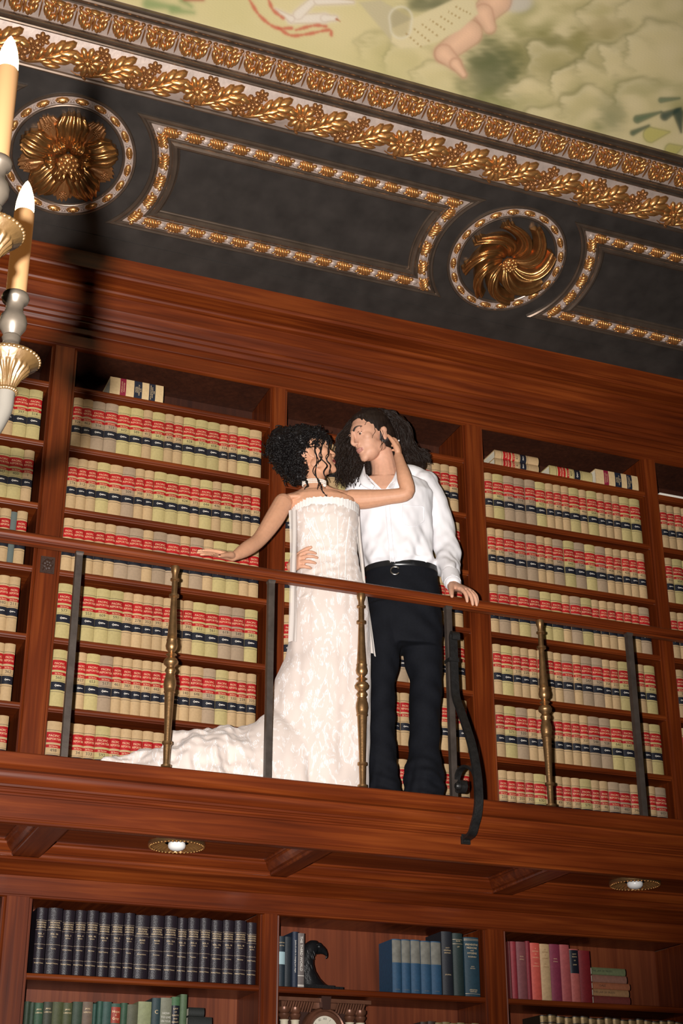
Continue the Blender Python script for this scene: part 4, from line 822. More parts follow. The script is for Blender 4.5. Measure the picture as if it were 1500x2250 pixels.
sz = [2.444-.02, 2.477-.018, 2.508-.018, 2.538-.018, 2.572-.018, 2.606-.018]; cs = [(.16, .028, .022), (.34, .18, .08), (.33, .11, .05), (.26, .12, .085), (.14, .16, .075)]; xr = [4.036, 4.032, 4.040, 4.026, 4.022]
sl = ['dark red book at the bottom of the flat stack beside red books', 'tan book second from the bottom of the flat stack', 'orange-brown book in the middle of the flat stack', 'dusty brown book second from the top of the flat stack', 'grey-green book on top of the flat stack']
zc = LZ
for i in range(5):
    t = sz[i+1]-sz[i]; flat_book(3.842, xr[i], zc, t, cs[i], sl[i], texts=((('THE LAW OF TRUSTS', .012, .30),) if i in (1, 4) else (('DALE', .014, .25),) if i == 2 else ()), group='flat stack beside the red books', tcol=INK); zc += t
ANT = mat('antique_calf', (.035, .022, .014), .4, bump=.3, bscale=150); ATP = mat('gilt_panel', (.36, .24, .11), .45, .4, var=.6, bscale=160)
for i in range(18):
    x0 = 3.553+0.0425*i
    if x0 > 4.33: break
    plain_book('antique_volume', x0, x0+0.0415, LZ2, 0.266+0.004*math.sin(i*1.7), ANT, 'dark calf volume with gilt panelled spine, %s from left, second shelf' % ORD[i], bands=[(0, .02, 0), (.02, .12, 1), (.12, .14, 0), (.14, .15, 1), (.15, .30, 0), (.30, .31, 1), (.31, 1, 0)], mats=[ATP], bulge=.009, group='dark calf volumes on the second shelf')
# ------------------------------------------------------------------ chandelier
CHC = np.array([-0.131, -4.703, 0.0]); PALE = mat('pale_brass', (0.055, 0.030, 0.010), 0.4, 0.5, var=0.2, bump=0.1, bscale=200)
SIL = mat('silvered_metal', (0.060, 0.048, 0.036), 0.36, 0.6, var=0.15, bscale=120); CAN = mat('ivory_sleeve_painted_glow', (0.100, 0.058, 0.026), 0.5, spec=.2, emis=(1.0, 0.36, 0.08), estr=0.16)  # sleeve's faint orange emission stands in for bulb light glowing through it
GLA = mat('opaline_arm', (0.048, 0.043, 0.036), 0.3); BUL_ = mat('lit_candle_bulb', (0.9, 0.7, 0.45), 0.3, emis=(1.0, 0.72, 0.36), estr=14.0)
CH = tag(empty('chandelier', (CHC[0], CHC[1], 2.2)), 'brass and silver chandelier with lit electric candles at the left edge', 'chandelier')
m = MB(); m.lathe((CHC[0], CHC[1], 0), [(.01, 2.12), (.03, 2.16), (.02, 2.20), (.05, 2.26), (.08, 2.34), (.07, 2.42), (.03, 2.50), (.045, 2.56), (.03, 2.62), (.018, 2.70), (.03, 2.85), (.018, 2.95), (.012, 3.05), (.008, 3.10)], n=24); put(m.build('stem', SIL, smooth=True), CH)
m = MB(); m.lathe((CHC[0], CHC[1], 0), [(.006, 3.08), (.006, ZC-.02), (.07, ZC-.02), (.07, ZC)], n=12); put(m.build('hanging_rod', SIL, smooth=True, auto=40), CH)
def fl_lathe(m, prof, n, k, amp):
    P = []
    for r, z, w in prof: P.append([((r*(1+amp*w*math.cos(k*a)))*math.cos(a), (r*(1+amp*w*math.cos(k*a)))*math.sin(a), z) for a in [2*math.pi*i/n for i in range(n)]])
    m.grid(P, closed_v=True); return P
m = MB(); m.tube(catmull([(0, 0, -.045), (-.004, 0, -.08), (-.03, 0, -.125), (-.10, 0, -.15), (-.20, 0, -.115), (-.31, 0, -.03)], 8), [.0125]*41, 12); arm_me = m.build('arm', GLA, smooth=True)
m = MB(); fl_lathe(m, [(.010, -.048, 0), (.011, -.042, .4), (.013, -.034, 1), (.018, -.024, 1), (.026, -.015, 1), (.0275, -.011, 0.2), (.028, -.009, 0), (.038, -.003, 0), (.039, 0.001, 0), (.038, .004, 0), (.02, .002, 0), (.010, .002, 0)], 120, 20, .07)
for q in range(24):
    a = 2*math.pi*q/24; m.ell((.013*math.cos(a), .013*math.sin(a), -.046), (.003,)*3, nu=4, nv=6)
for q in range(40):
    a = 2*math.pi*q/40; m.ell((.0385*math.cos(a), .0385*math.sin(a), .001), (.0028,)*3, nu=4, nv=6)
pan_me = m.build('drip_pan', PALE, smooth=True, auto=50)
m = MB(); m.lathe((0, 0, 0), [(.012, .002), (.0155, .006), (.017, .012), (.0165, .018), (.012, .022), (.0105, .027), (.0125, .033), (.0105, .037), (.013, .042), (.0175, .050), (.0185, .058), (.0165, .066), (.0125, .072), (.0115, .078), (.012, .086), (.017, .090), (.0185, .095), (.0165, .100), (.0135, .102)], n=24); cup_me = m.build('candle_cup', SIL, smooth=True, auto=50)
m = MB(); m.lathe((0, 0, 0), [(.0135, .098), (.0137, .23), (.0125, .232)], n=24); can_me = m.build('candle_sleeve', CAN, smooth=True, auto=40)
m = MB(); m.lathe((0, 0, 0), [(.0125, .231), (.0128, .238), (.0122, .248), (.0098, .262), (.0062, .274), (.0025, .282), (.0004, .285)], n=20); bul_me = m.build('bulb', BUL_, smooth=True)
protos = [arm_me, pan_me, cup_me, can_me, bul_me]; datas = [p.data for p in protos]; [bpy.data.objects.remove(p) for p in protos]
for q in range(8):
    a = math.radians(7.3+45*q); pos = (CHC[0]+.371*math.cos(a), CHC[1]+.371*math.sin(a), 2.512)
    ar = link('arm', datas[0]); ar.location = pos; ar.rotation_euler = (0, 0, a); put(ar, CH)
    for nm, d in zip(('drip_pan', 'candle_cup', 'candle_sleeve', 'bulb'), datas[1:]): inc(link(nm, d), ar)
# ------------------------------------------------------------------ people
def V(*a): return np.array(a, float)
def unit(v): v = np.asarray(v, float); return v/np.linalg.norm(v)
CRT = unit(V(_r0[0], _r0[1], 0)); CDP = unit(V(-CRT[1], CRT[0], 0))      # level axes across and along the view
def remesh(mb, name, mats, voxel=0.004, it=4, parent=None, fac=0.5):
    o = mb.build(name+'_raw', mats[0] if isinstance(mats, (list, tuple)) else mats)
    md = o.modifiers.new('r', 'REMESH'); md.mode = 'VOXEL'; md.voxel_size = voxel; md.use_smooth_shade = True
    if it: sm = o.modifiers.new('s', 'SMOOTH'); sm.iterations = it; sm.factor = fac
    dg = bpy.context.evaluated_depsgraph_get(); me = bpy.data.meshes.new_from_object(o.evaluated_get(dg)); bpy.data.objects.remove(o)
    me.materials.clear()
    for q in (mats if isinstance(mats, (list, tuple)) else [mats]): me.materials.append(q)
    me.polygons.foreach_set('use_smooth', [True]*len(me.polygons)); me.name = name
    return link(name, me, parent)
def co(me):
    a = np.empty(len(me.vertices)*3); me.vertices.foreach_get('co', a); return a.reshape(-1, 3)
def setco(me, a): me.vertices.foreach_set('co', np.ascontiguousarray(a).ravel()); me.update()
def normals(me):
    a = np.empty(len(me.vertices)*3); me.vertices.foreach_get('normal', a); return a.reshape(-1, 3)
def wav(p, s, seed, n=10, an=(1, 1, 1)):
    r = np.random.default_rng(seed); o = np.zeros(len(p))
    for k in range(n):
        d = r.normal(size=3)*np.array(an); d /= np.linalg.norm(d)+1e-9; o += np.sin((p@d)*(6.28/s)*r.uniform(.6, 1.6)+r.uniform(0, 6.28))
    return o/math.sqrt(n)
def horiz_loft(mb, rows, y, ratio, n=28, sq=1.0):
    """level rings: rows of (py, x_left, x_right[, ratio[, y]]) read at depth y"""
    rings = []
    for rw in rows:
        py, xl, xr = rw[:3]; rt = rw[3] if len(rw) > 3 else ratio; yy = rw[4] if len(rw) > 4 else y
        c = at((xl+xr)/2, py, yy); a = (xr-xl)/2*mpp(c)
        rings.append([c+a*math.cos(2*math.pi*k/n)*CRT+a*rt*math.sin(2*math.pi*k/n)*CDP for k in range(n)])
    mb.loft(rings); return rings
def limb(mb, pts, rpx, n=16, sub=5, flat=None):
    """tapered limb through (px, py, depth) joints with pixel radii"""
    P = [at(*p) for p in pts]; R = [r*mpp(p) for r, p in zip(rpx, P)]
    PR = catmull([np.r_[p, r] for p, r in zip(P, R)], sub); mb.tube([q[:3] for q in PR], [max(q[3], .003) for q in PR], n, flat=flat)
    for e in (0, -1): mb.ell(P[e], (R[e]*.98,)*3, nu=8, nv=12)
def hand(mb, wrist, f, nrm, thumb, scale=1.0, curl=(.3, .3, .3, .3), tcurl=.3, spread=.06, nails=None, wr=.026):
    f = unit(f); nrm = unit(np.asarray(nrm)-f*(np.asarray(nrm)@f)); s = unit(np.cross(f, nrm)); s = s*(1 if s@np.asarray(thumb) > 0 else -1)
    rings = []
    for t, w_, th in ((0, wr, .020), (.025, .030, .018), (.05, .038, .0165), (.075, .041, .015), (.093, .038, .012)):
        c = wrist+f*t*scale; rings.append([c+scale*(w_*math.cos(2*math.pi*k/16)*s+th*math.sin(2*math.pi*k/16)*nrm) for k in range(16)])
    mb.loft(rings); mb.ell(rings[0] and wrist, (wr*scale*.9,)*3, nu=8, nv=12)
    for i, (off, L) in enumerate(((.029, .072), (.0095, .081), (-.0105, .075), (-.029, .058))):
        b = wrist+scale*(f*(.088-.006*(i == 3)-.002*(i == 0))+s*off); d = unit(f+s*(off/.03)*spread); pts = [b-scale*.012*f]; pts.append(b); ang = 0
        for k, fr in enumerate((.44, .31, .25)):
            ang += curl[i]*(.8, 1.1, .7)[k]; dd = d*math.cos(ang)-nrm*math.sin(ang); b = b+dd*L*fr*scale; pts.append(b)
        rr = [.0098*scale, .0098*scale, .0088*scale, .0080*scale, .0062*scale]; q = catmull([np.r_[p, r] for p, r in zip(pts, rr)], 4)
        mb.tube([z[:3] for z in q], [z[3] for z in q], 10); mb.ell(pts[-1], (.0063*scale,)*3, nu=6, nv=8)
        if nails is not None:
            nn = nrm*math.cos(ang)+d*math.sin(ang); nails.append((pts[-1]-dd*.002+nn*.0050*scale, dd, nn))
    b = wrist+scale*(f*.022+s*.026); d = unit(f*.72+s*.62-nrm*.28); pts = [wrist+scale*(f*.006+s*.008), b]
    for k, L in enumerate((.038, .034, .026)):
        dd = unit(d*math.cos(tcurl*k)+(f*.8-nrm*.6)*math.sin(tcurl*k)); b = b+dd*L*scale; pts.append(b)
    q = catmull([np.r_[p, r*scale] for p, r in zip(pts, (.014, .0165, .0125, .0105, .0075))], 4); mb.tube([z[:3] for z in q], [z[3] for z in q], 10); mb.ell(pts[-1], (.0076*scale,)*3, nu=6, nv=8)
    if nails is not None: nails.append((pts[-1]+nrm*.004*scale+s*.003*scale, dd, unit(nrm+s*.4)))
def head_frame(f, up=(0, 0, 1), roll=0.0):
    f = unit(f); r = unit(np.cross(f, up)); u = np.cross(r, f); c, s = math.cos(roll), math.sin(roll); r, u = r*c+u*s, u*c-r*s
    return np.stack([r, f, u], 1)
def head(mb, c, M, k=1.0, fem=False):
    E = lambda p, r, R=None: mb.ell(c+M@(np.array(p)*k), np.array(r)*k, M if R is None else M@R, nu=14, nv=20)
    E((0, -.018, .036), (.074, .096, .082)); E((0, .022, .012), (.067, .072, .075)); E((0, .038, -.035), (.058, .053, .072))
    E((0, .040, -.078), (.047 if fem else .052, .046, .036)); E((0, .076, -.103), (.020, .016, .015) if fem else (.024, .017, .017)); E((0, .058, -.090), (.034, .032, .024))
    for s in (-1, 1):
        E((s*.042, .054, -.018), (.022, .024, .024)); E((s*.040, .010, -.065), (.015, .042, .028)); E((s*.028, .085, .027), (.026, .011, .009))
        E((s*.031, .0775, .0105), (.0175, .0118, .0085)); E((s*.031, .076, -.004), (.0165, .010, .005))
        E((s*.074, -.016, -.020), (.007, .017, .029)); E((s*.078, -.024, -.004), (.006, .013, .015)); E((s*.074, -.012, -.045), (.006, .009, .009))
        E((s*.0105, .099, -.036), (.0068, .010, .0065))
    pts = [(0, .090, .030), (0, .098, .012), (0, .107, -.010), (0, .1145, -.028), (0, .106, -.038)] if not fem else [(0, .088, .028), (0, .092, .012), (0, .100, -.010), (0, .108, -.026), (0, .101, -.036)]; rr = (.0095, .0088, .0090, .0098, .0080) if not fem else (.008, .0070, .0076, .0088, .0072)
    q = catmull([np.r_[c+M@(np.array(p)*k), r*k] for p, r in zip(pts, rr)], 4); mb.tube([z[:3] for z in q], [z[3] for z in q], 12); mb.ell(q[-1][:3], (rr[-1]*k,)*3, nu=8, nv=10)
    E((0, .0905, -.0605), (.0205, .0125, .0052)); E((0, .0895, -.0715), (.0180, .0125, .0062)); E((0, .082, -.052), (.024, .014, .012))
def smooth_head(me, c, M, k, it=14):
    a = co(me); n = len(a); ed = np.empty(len(me.edges)*2, int); me.edges.foreach_get('vertices', ed); ed = ed.reshape(-1, 2)
    L = (a-c)@M/k; w = ((np.abs(L[:, 0]) < .069) & (L[:, 1] > -.06) & (L[:, 1] < .14) & (L[:, 2] > -.135) & (L[:, 2] < .13)).astype(float)
    def near(p, r): return np.exp(-(((L-np.array(p))/np.array(r))**2).sum(1)*1.5)
    keep = near((0, .105, -.018), (.022, .03, .040))+near((0, .095, -.066), (.028, .03, .016))+near((.031, .08, .006), (.022, .03, .014))+near((-.031, .08, .006), (.022, .03, .014))
    w *= np.clip(1-keep*1.1, .06, 1); deg = np.bincount(ed.ravel(), minlength=n)[:, None]
    for _ in range(it):
        s = np.zeros_like(a); np.add.at(s, ed[:, 0], a[ed[:, 1]]); np.add.at(s, ed[:, 1], a[ed[:, 0]]); a = a+(s/np.maximum(deg, 1)-a)*(w*.6)[:, None]
    setco(me, a)
def paint_head(me, c, M, k):
    """material 1 = lips"""
    n = len(me.polygons); pc = np.empty(n*3); me.polygons.foreach_get('center', pc); L = (pc.reshape(-1, 3)-c)@M/k
    lip = (((L[:, 0]/.0225)**2+((L[:, 2]+.0660)/.0108)**2) < 1) & (L[:, 1] > .083) & (L[:, 1] < .125)
    mi = np.zeros(n, int); mi[lip] = 1; me.polygons.foreach_set('material_index', mi)
EYEW = mat('eye_white', (.62, .58, .54), .25); EYEB = mat('eye_iris', (.03, .016, .010), .15); BROW = mat('dark_brow', (.018, .011, .008), .6)
def eyes_brows(body, c, M, k, look=(0, 1, -.25), fem=False):
    T = lambda p: c+M@(np.array(p)*k)
    m = MB(); lk = unit(look)
    for s in (-1, 1):
        e = np.array((s*.031, .0735, .0035)); m.ell(T(e), (.0125*k,)*3, nu=12, nv=16); m.ell(T(e+lk*.0085), (.0060*k,)*3, nu=8, nv=12, m=1)
    put0(m.build('eyes', [EYEW, EYEB], smooth=True), body)
    m = MB()
    for s in (-1, 1):
        pts = [T((s*.012, .0955, .025)), T((s*.026, .0945, .033)), T((s*.040, .0865, .034)), T((s*.052, .074, .028))]; q = catmull(pts, 4); r = np.linspace(.0042, .0016, len(q))*k*(.8 if fem else 1.15); m.tube(q, list(r), 8)
        pts = [T((s*.017, .0835, .0085)), T((s*.031, .0885, .0105)), T((s*.046, .0800, .0060))]; q = catmull(pts, 4); m.tube(q, .0014*k, 6)
    put0(m.build('eyebrows', BROW, smooth=True), body)
from mathutils.bvhtree import BVHTree
def bvh(*objs):
    v = []; f = []
    for o in objs:
        k = len(v); v += [tuple(q.co) for q in o.data.vertices]; f += [tuple(i+k for i in p.vertices) for p in o.data.polygons]
    return BVHTree.FromPolygons(v, f)
def on_surf(tree, px, py, off=.002, fall=-.5):
    d = unit(at(px, py, 0)-CAM); h = tree.ray_cast(Vector(CAM), Vector(d)); p = np.array(h[0]) if h[0] is not None else at(px, py, fall); return p-d*off
def put0(o, root):
    o.parent = root; o.matrix_parent_inverse = root.matrix_world.inverted(); return o
def wavy(pts, amp, freq, rad, seed, n=6, sides=5, mb=None, m=0):
    q = catmull(pts, n); N = len(q); r = random.Random(seed); ph = r.uniform(0, 6.28); d = np.array([r.uniform(-1, 1), r.uniform(-1, 1), r.uniform(-.4, .4)]); d /= np.linalg.norm(d)
    t = unit(np.array(q[-1])-np.array(q[0])); d2 = np.cross(t, d); out = []
    for i in range(N):
        s = i/(N-1); a = amp*min(1, s*3); out.append(q[i]+a*(math.cos(ph+s*freq*6.28)*d+math.sin(ph+s*freq*6.28)*d2))
    mb.tube(out, [rad*(0.55+0.45*math.sin(math.pi*min(1, .15+.8*i/(N-1)))) for i in range(N)], sides, m)
SKM = mat('man_skin', (.60, .325, .215), .55, spec=.35, var=.08, bump=.05, bscale=150, sss=.12); SKW = mat('woman_skin', (.58, .30, .18), .52, spec=.35, var=.07, bump=.04, bscale=150, sss=.12)
LIPM = mat('man_lips', (.40, .17, .13), .5); LIPW = mat('dark_lipstick', (.12, .022, .022), .35)
HRM = mat('dark_brown_hair', (.016, .0095, .007), .5, spec=.22, var=.3, bscale=80); HRW = mat('black_hair', (.006, .0045, .0045), .48, spec=.25, var=.3, bscale=80)
SHIRT = mat('white_cotton', (.78, .76, .78), .75, var=.03, bump=.12, bscale=30, sheen=.1); TRO = mat('black_wool', (.0032, .0038, .0065), .85, spec=.2, bump=.15, bscale=300, var=.2)
LEAT = mat('black_leather', (.010, .010, .011), .3); CHRM = mat('buckle_metal', (.45, .43, .40), .25, 1.0); NAIL = mat('dark_red_nail', (.09, .006, .010), .2)
PEARL = mat('pearl', (.78, .70, .62), .22, coat=.4)
LACE = mat('ivory_lace', (.72, .64, .57), .85, spec=.2, bump=.0, sheen=.2)
nt = LACE.node_tree; b = nt.nodes['Principled BSDF']; tc = nt.nodes['Texture Coordinate']
mp = nt.nodes.new('ShaderNodeMapping'); mp.inputs['Scale'].default_value = (1.5, 1.5, .75); nt.links.new(tc.outputs['Object'], mp.inputs['Vector'])
n0 = nt.nodes.new('ShaderNodeTexNoise'); n0.inputs['Scale'].default_value = 14; n0.inputs['Detail'].default_value = 3; n0.inputs['Distortion'].default_value = 2.5; nt.links.new(mp.outputs[0], n0.inputs['Vector'])
wv = nt.nodes.new('ShaderNodeTexWave'); wv.inputs['Scale'].default_value = 34; wv.inputs['Distortion'].default_value = 14; wv.inputs['Detail'].default_value = 2; nt.links.new(mp.outputs[0], wv.inputs['Vector'])
r1 = nt.nodes.new('ShaderNodeMapRange'); r1.inputs[1].default_value = .52; r1.inputs[2].default_value = .60; nt.links.new(n0.outputs[0], r1.inputs[0])
ml = nt.nodes.new('ShaderNodeMath'); ml.operation = 'MULTIPLY'; nt.links.new(r1.outputs[0], ml.inputs[0]); nt.links.new(wv.outputs[0], ml.inputs[1])
mx = nt.nodes.new('ShaderNodeMix'); mx.data_type = 'RGBA'; mx.inputs[6].default_value = (.66, .565, .51, 1); mx.inputs[7].default_value = (.86, .83, .83, 1); nt.links.new(ml.outputs[0], mx.inputs[0]); nt.links.new(mx.outputs[2], b.inputs['Base Color'])
bp_ = nt.nodes.new('ShaderNodeBump'); bp_.inputs['Strength'].default_value = .18; bp_.inputs['Distance'].default_value = .004; nt.links.new(ml.outputs[0], bp_.inputs['Height']); nt.links.new(bp_.outputs[0], b.inputs['Normal'])
SATIN = mat('ivory_satin', (.74, .65, .56), .5, var=.05, bscale=20, sheen=.1); FRILL = mat('white_frill', (.82, .78, .75), .7)
# ---------------------------------------------------------------- man
YM = -0.36
MB_ = MB(); KM = 1.08; HCM = at(813, 959, -0.41); FM = head_frame((-.91, -.22, -.33), roll=-.08); head(MB_, HCM, FM, KM)
limb(MB_, [(832, 985, -.385), (842, 1020, -.37), (846, 1056, -.36)], [27, 27, 31])
horiz_loft(MB_, [(1046, 815, 880), (1058, 785, 915), (1085, 775, 940), (1130, 790, 938), (1200, 806, 938), (1260, 815, 944), (1330, 820, 950), (1400, 826, 950)], YM, .50)
limb(MB_, [(925, 1072, YM), (962, 1150, YM+.01), (982, 1200, YM-.04), (990, 1260, -.53), (995, 1287, -.592)], [19, 15, 12, 11, 13])
limb(MB_, [(795, 1085, YM), (745, 1150, -.27), (690, 1205, -.26), (650, 1228, -.33)], [24, 20, 17, 13])
for pts in ([(848, 1380, YM), (838, 1500, YM), (838, 1620, YM+.02), (838, 1740, YM+.02)], [(922, 1380, YM), (935, 1500, YM), (930, 1620, YM+.02), (930, 1745, YM+.02)]): limb(MB_, pts, [29, 21, 20, 15])
wl = at(995, 1287, -.592); hand(MB_, wl, (.30, -.79, -.50), (.10, -.50, .85), (-1, 0, 0), 1.14, (.34, .36, .38, .42), .25, .16, wr=.028)
wr_ = at(641, 1246, -.40); hand(MB_, wr_, (.10, -1.0, .0), (-1, -.1, .1), (0, 0, 1), 1.02, (.62, .58, .60, .64), .5, .20)
limb(MB_, [(650, 1228, -.33), (641, 1246, -.40)], [13, 12])
man = remesh(MB_, 'person', [SKM, LIPM], 0.0030, 5); smooth_head(man.data, HCM, FM, KM); paint_head(man.data, HCM, FM, KM)
tag(man, 'long-haired man in white shirt and black trousers, hand resting on the rail', 'person')
eyes_brows(man, HCM, FM, KM, (-.25, 1, -.30))
# hair
def surf(c, M, k, th, ph, R=(.083, .104, .092), o=(0, -.022, .042)):
    p = np.array((R[0]*math.cos(ph)*math.sin(th), -R[1]*math.cos(ph)*math.cos(th), R[2]*math.sin(ph)))+np.array(o); return c+M@(p*k)
m = MB(); T = lambda p: HCM+FM@(np.array(p)*KM)
m.ell(T((0, -.030, .046)), np.array((.083, .098, .090))*KM, FM, nu=16, nv=24); m.ell(T((0, -.055, .0)), np.array((.078, .068, .085))*KM, FM, nu=14, nv=20)
limb(m, [(870, 935, -.36), (884, 968, -.33), (892, 1000, -.32), (915, 1012, -.31)], [26, 26, 24, 14]); limb(m, [(788, 925, -.345), (772, 962, -.335), (772, 1005, -.33), (780, 1045, -.33)], [18, 26, 32, 26]); limb(m, [(880, 985, -.30), (905, 1012, -.29), (925, 1022, -.29)], [24, 20, 12])
m.ell(T((0, .022, .092)), np.array((.055, .04, .020))*KM, FM, nu=10, nv=14); c = at(806, 1018, -.30); m.ell(c, (.055, .03, .065), nu=12, nv=16)
hb_ = remesh(m, 'hair', HRM, .005, 3); a = co(hb_.data); nn = normals(hb_.data); setco(hb_.data, a+nn*(.0013*wav(a, .02, 5, an=(1, 1, .5)))[:, None]); put0(hb_, man)
m = MB(); rr = random.Random(3)
for k in range(330):                                    # far side of the face, falling in waves
    x0, y0 = 828+rr.uniform(-26, 16), 905+rr.uniform(-6, 12); dx = rr.uniform(-22, 24); dd = rr.uniform(-.045, .03)
    wavy([at(x0, y0, -.39+dd*.4), at(790+dx*.5, 922+rr.uniform(-4, 8), -.36+dd), at(766+dx, 965, -.36+dd), at(764+dx*1.15, 1010, -.37+dd), at(770+dx*1.35+rr.uniform(-12, 12), 1040+rr.uniform(-22, 34), -.385+dd)], rr.uniform(.008, .019), rr.uniform(2.5, 5.0), rr.uniform(.0014, .0028), k, mb=m)
for k in range(330):                                    # near side, swept back behind the ear
    th = rr.uniform(-.3, 1.0); x1 = 868+rr.uniform(-16, 26)
    wavy([at(812+rr.uniform(-20, 30), 898+rr.uniform(-2, 8), -.42+rr.uniform(-.03, .04)), at(850+rr.uniform(-8, 18), 908+rr.uniform(-3, 14), -.45+rr.uniform(-.02, .05)), at(x1+4, 938+rr.uniform(-6, 8), -.43+rr.uniform(-.02, .07)), at(x1+14, 975+rr.uniform(-6, 10), -.385+rr.uniform(-.02, .05)), at(x1+28+rr.uniform(-18, 26), 1000+rr.uniform(-8, 16), -.35+rr.uniform(-.03, .03))], rr.uniform(.004, .009), rr.uniform(1.5, 3.5), rr.uniform(.0014, .0026), 1500+k, mb=m)
for k in range(90):
    wavy([at(885+rr.uniform(-8, 12), 985+rr.uniform(-8, 8), -.34), at(905+rr.uniform(-6, 8), 1000+rr.uniform(-8, 6), -.34), at(925+rr.uniform(-10, 10), 995+rr.uniform(-8, 10), -.34), at(938+rr.uniform(-10, 8), 1008+rr.uniform(-12, 12), -.33)], .012, 2.2, .0020, 2900+k, mb=m)
for x0, y0, x1, y1, x2, y2 in ((808, 915, 824, 938, 818, 962), (800, 912, 806, 925, 800, 934), (836, 940, 838, 962, 836, 985), (840, 945, 842, 968, 836, 990)):
    wavy([at(x0, y0, -.50), at(x1, y1, -.505), at(x2, y2, -.50)], .003, 2.5, .0013, int(x0), mb=m)
put0(m.build('hair_locks', HRM, smooth=True), man)
# shirt
m = MB()
sh = horiz_loft(m, [(1046, 806, 892, .62), (1052, 790, 915, .60), (1062, 776, 936, .58), (1085, 770, 950, .62), (1130, 778, 950, .66), (1180, 788, 950, .68), (1222, 795, 953, .72), (1240, 798, 958, .72), (1252, 806, 954, .62), (1272, 815, 945, .54)], YM, .62, n=40)
limb(m, [(868, 1040, YM+.02), (905, 1044, YM+.01), (938, 1058, YM)], [20, 22, 24])
limb(m, [(928, 1062, YM), (952, 1105, YM+.005), (970, 1160, YM), (982, 1210, YM-.04), (986, 1250, -.49), (993, 1276, -.565)], [31, 30, 29, 27, 23, 17])
limb(m, [(795, 1075, YM), (745, 1145, -.27), (695, 1200, -.26), (664, 1222, -.31)], [30, 27, 24, 18])
shirt = remesh(m, 'shirt', SHIRT, .0055, 6); a = co(shirt.data); nn = normals(shirt.data)
ax = unit(V(.35, -.1, -1)); fold = .0110*wav(a, .15, 11, an=(1.6, 1, .5))+.0040*wav(a, .06, 12, an=(1.4, .8, .6))
low = np.clip((4.62-a[:, 2])/.35, .25, 1); setco(shirt.data, a+nn*(fold*low)[:, None])
bm = bmesh.new(); bm.from_mesh(shirt.data)                    # open collar: cut the V
A, B_, C_ = at(796, 1040, -.50), at(878, 1030, -.50), at(843, 1080, -.50); A2, B2 = at(800, 1000, -.50), at(900, 990, -.50)
dl_ = []
def in_v(px, py):
    yl = 1080
    if py > yl: return False
    t = (yl-py)/46.0; return 843-46*t < px < 843+34*t
for f in bm.faces:
    c = np.array(f.calc_center_median())-CAM; zz = c@_f; px = 750+FPX*(c@_r)/zz; py = 1125-FPX*(c@_u)/zz
    if in_v(px, py) and c[1]-6.4+CAM[1]+6.4+0 < (YM+6.4)+.03: dl_.append(f)
bmesh.ops.delete(bm, geom=dl_, context='FACES')
for v_ in bm.verts:                                             # trim the cut to clean lines
    if v_.is_boundary:
        c = np.array(v_.co)-CAM; zz = c@_f; px = 750+FPX*(c@_r)/zz; py = 1125-FPX*(c@_u)/zz; t = (1080-py)/46.0
        if abs(px-(843-46*t)) < 9: px = 843-46*t
        elif abs(px-(843+34*t)) < 9: px = 843+34*t
        v_.co = Vector(at(px, py, v_.co.y))
bm.to_mesh(shirt.data); bm.free(); put0(shirt, man)
def flap(pts, th=.004):
    m = MB(); n = len(pts)//2; P = [[pts[i], pts[i+n]] for i in range(n)]; m.grid(P); nrm_ = V(0, th, 0); m.grid([[p+nrm_ for p in r] for r in P]); return m
yf = -.47
m = MB()
for top, bot in (([(800, 1018, -.40), (801, 1030, -.43), (806, 1048, -.455), (822, 1066, -.468)], [(794, 1040, -.41), (790, 1052, -.445), (797, 1066, -.468), (818, 1076, -.474)]), ([(868, 1016, -.39), (871, 1030, -.425), (866, 1046, -.46), (853, 1070, -.472)], [(880, 1036, -.39), (888, 1050, -.435), (882, 1064, -.466), (858, 1080, -.476)])):
    P = catmull([at(*p) for p in top], 5); Q = catmull([at(*p) for p in bot], 5); mid = [(p+q)/2+V(0, -.012, 0.004) for p, q in zip(P, Q)]
    m.grid([P, mid, Q]); m.grid([[p+V(0, .006, -.001) for p in P], [p+V(0, .006, -.001) for p in mid], [p+V(0, .006, -.001) for p in Q]]); m.grid([P, [p+V(0, .006, -.001) for p in P]]); m.grid([Q, [p+V(0, .006, -.001) for p in Q]])
put0(m.build('collar', SHIRT, smooth=True, auto=60), man)
TS = bvh(shirt)
for pp in ([(843-46*t-6, 1080-46*t+3) for t in (-.05, .25, .5, .7)], [(843+34*t+6, 1080-46*t+3) for t in (-.05, .25, .5, .7)]):
    m = MB(); m.tube(catmull([on_surf(TS, x, y, .001) for x, y in pp], 6), .0042, 8); put0(m.build('neckline_edge', SHIRT, smooth=True), man)
TS = bvh(shirt)
def seam(name, pxs, w_, parent, mt, tree, off=.002, n=6):
    q = catmull([np.array(p, float) for p in pxs], n); P = [on_surf(tree, x, y, off) for x, y in q]
    m = MB(); m.tube(P, w_, 6); return put0(m.build(name, mt, smooth=True), parent)
seam('placket', ((845, 1082), (848, 1130), (853, 1190), (858, 1238)), .0022, man, SHIRT, TS); seam('placket', ((853, 1080), (857, 1130), (862, 1190), (867, 1236)), .0018, man, SHIRT, TS)
seam('chest_pocket', ((884, 1108), (905, 1111), (930, 1113), (931, 1130), (930, 1146), (907, 1156), (885, 1148), (884, 1108)), .0016, man, SHIRT, TS, n=3)
m = MB(); limb(m, [(989, 1262, -.535), (994, 1281, -.580)], [20, 19.0]); put0(m.build('cuff', SHIRT, smooth=True, auto=50), man)
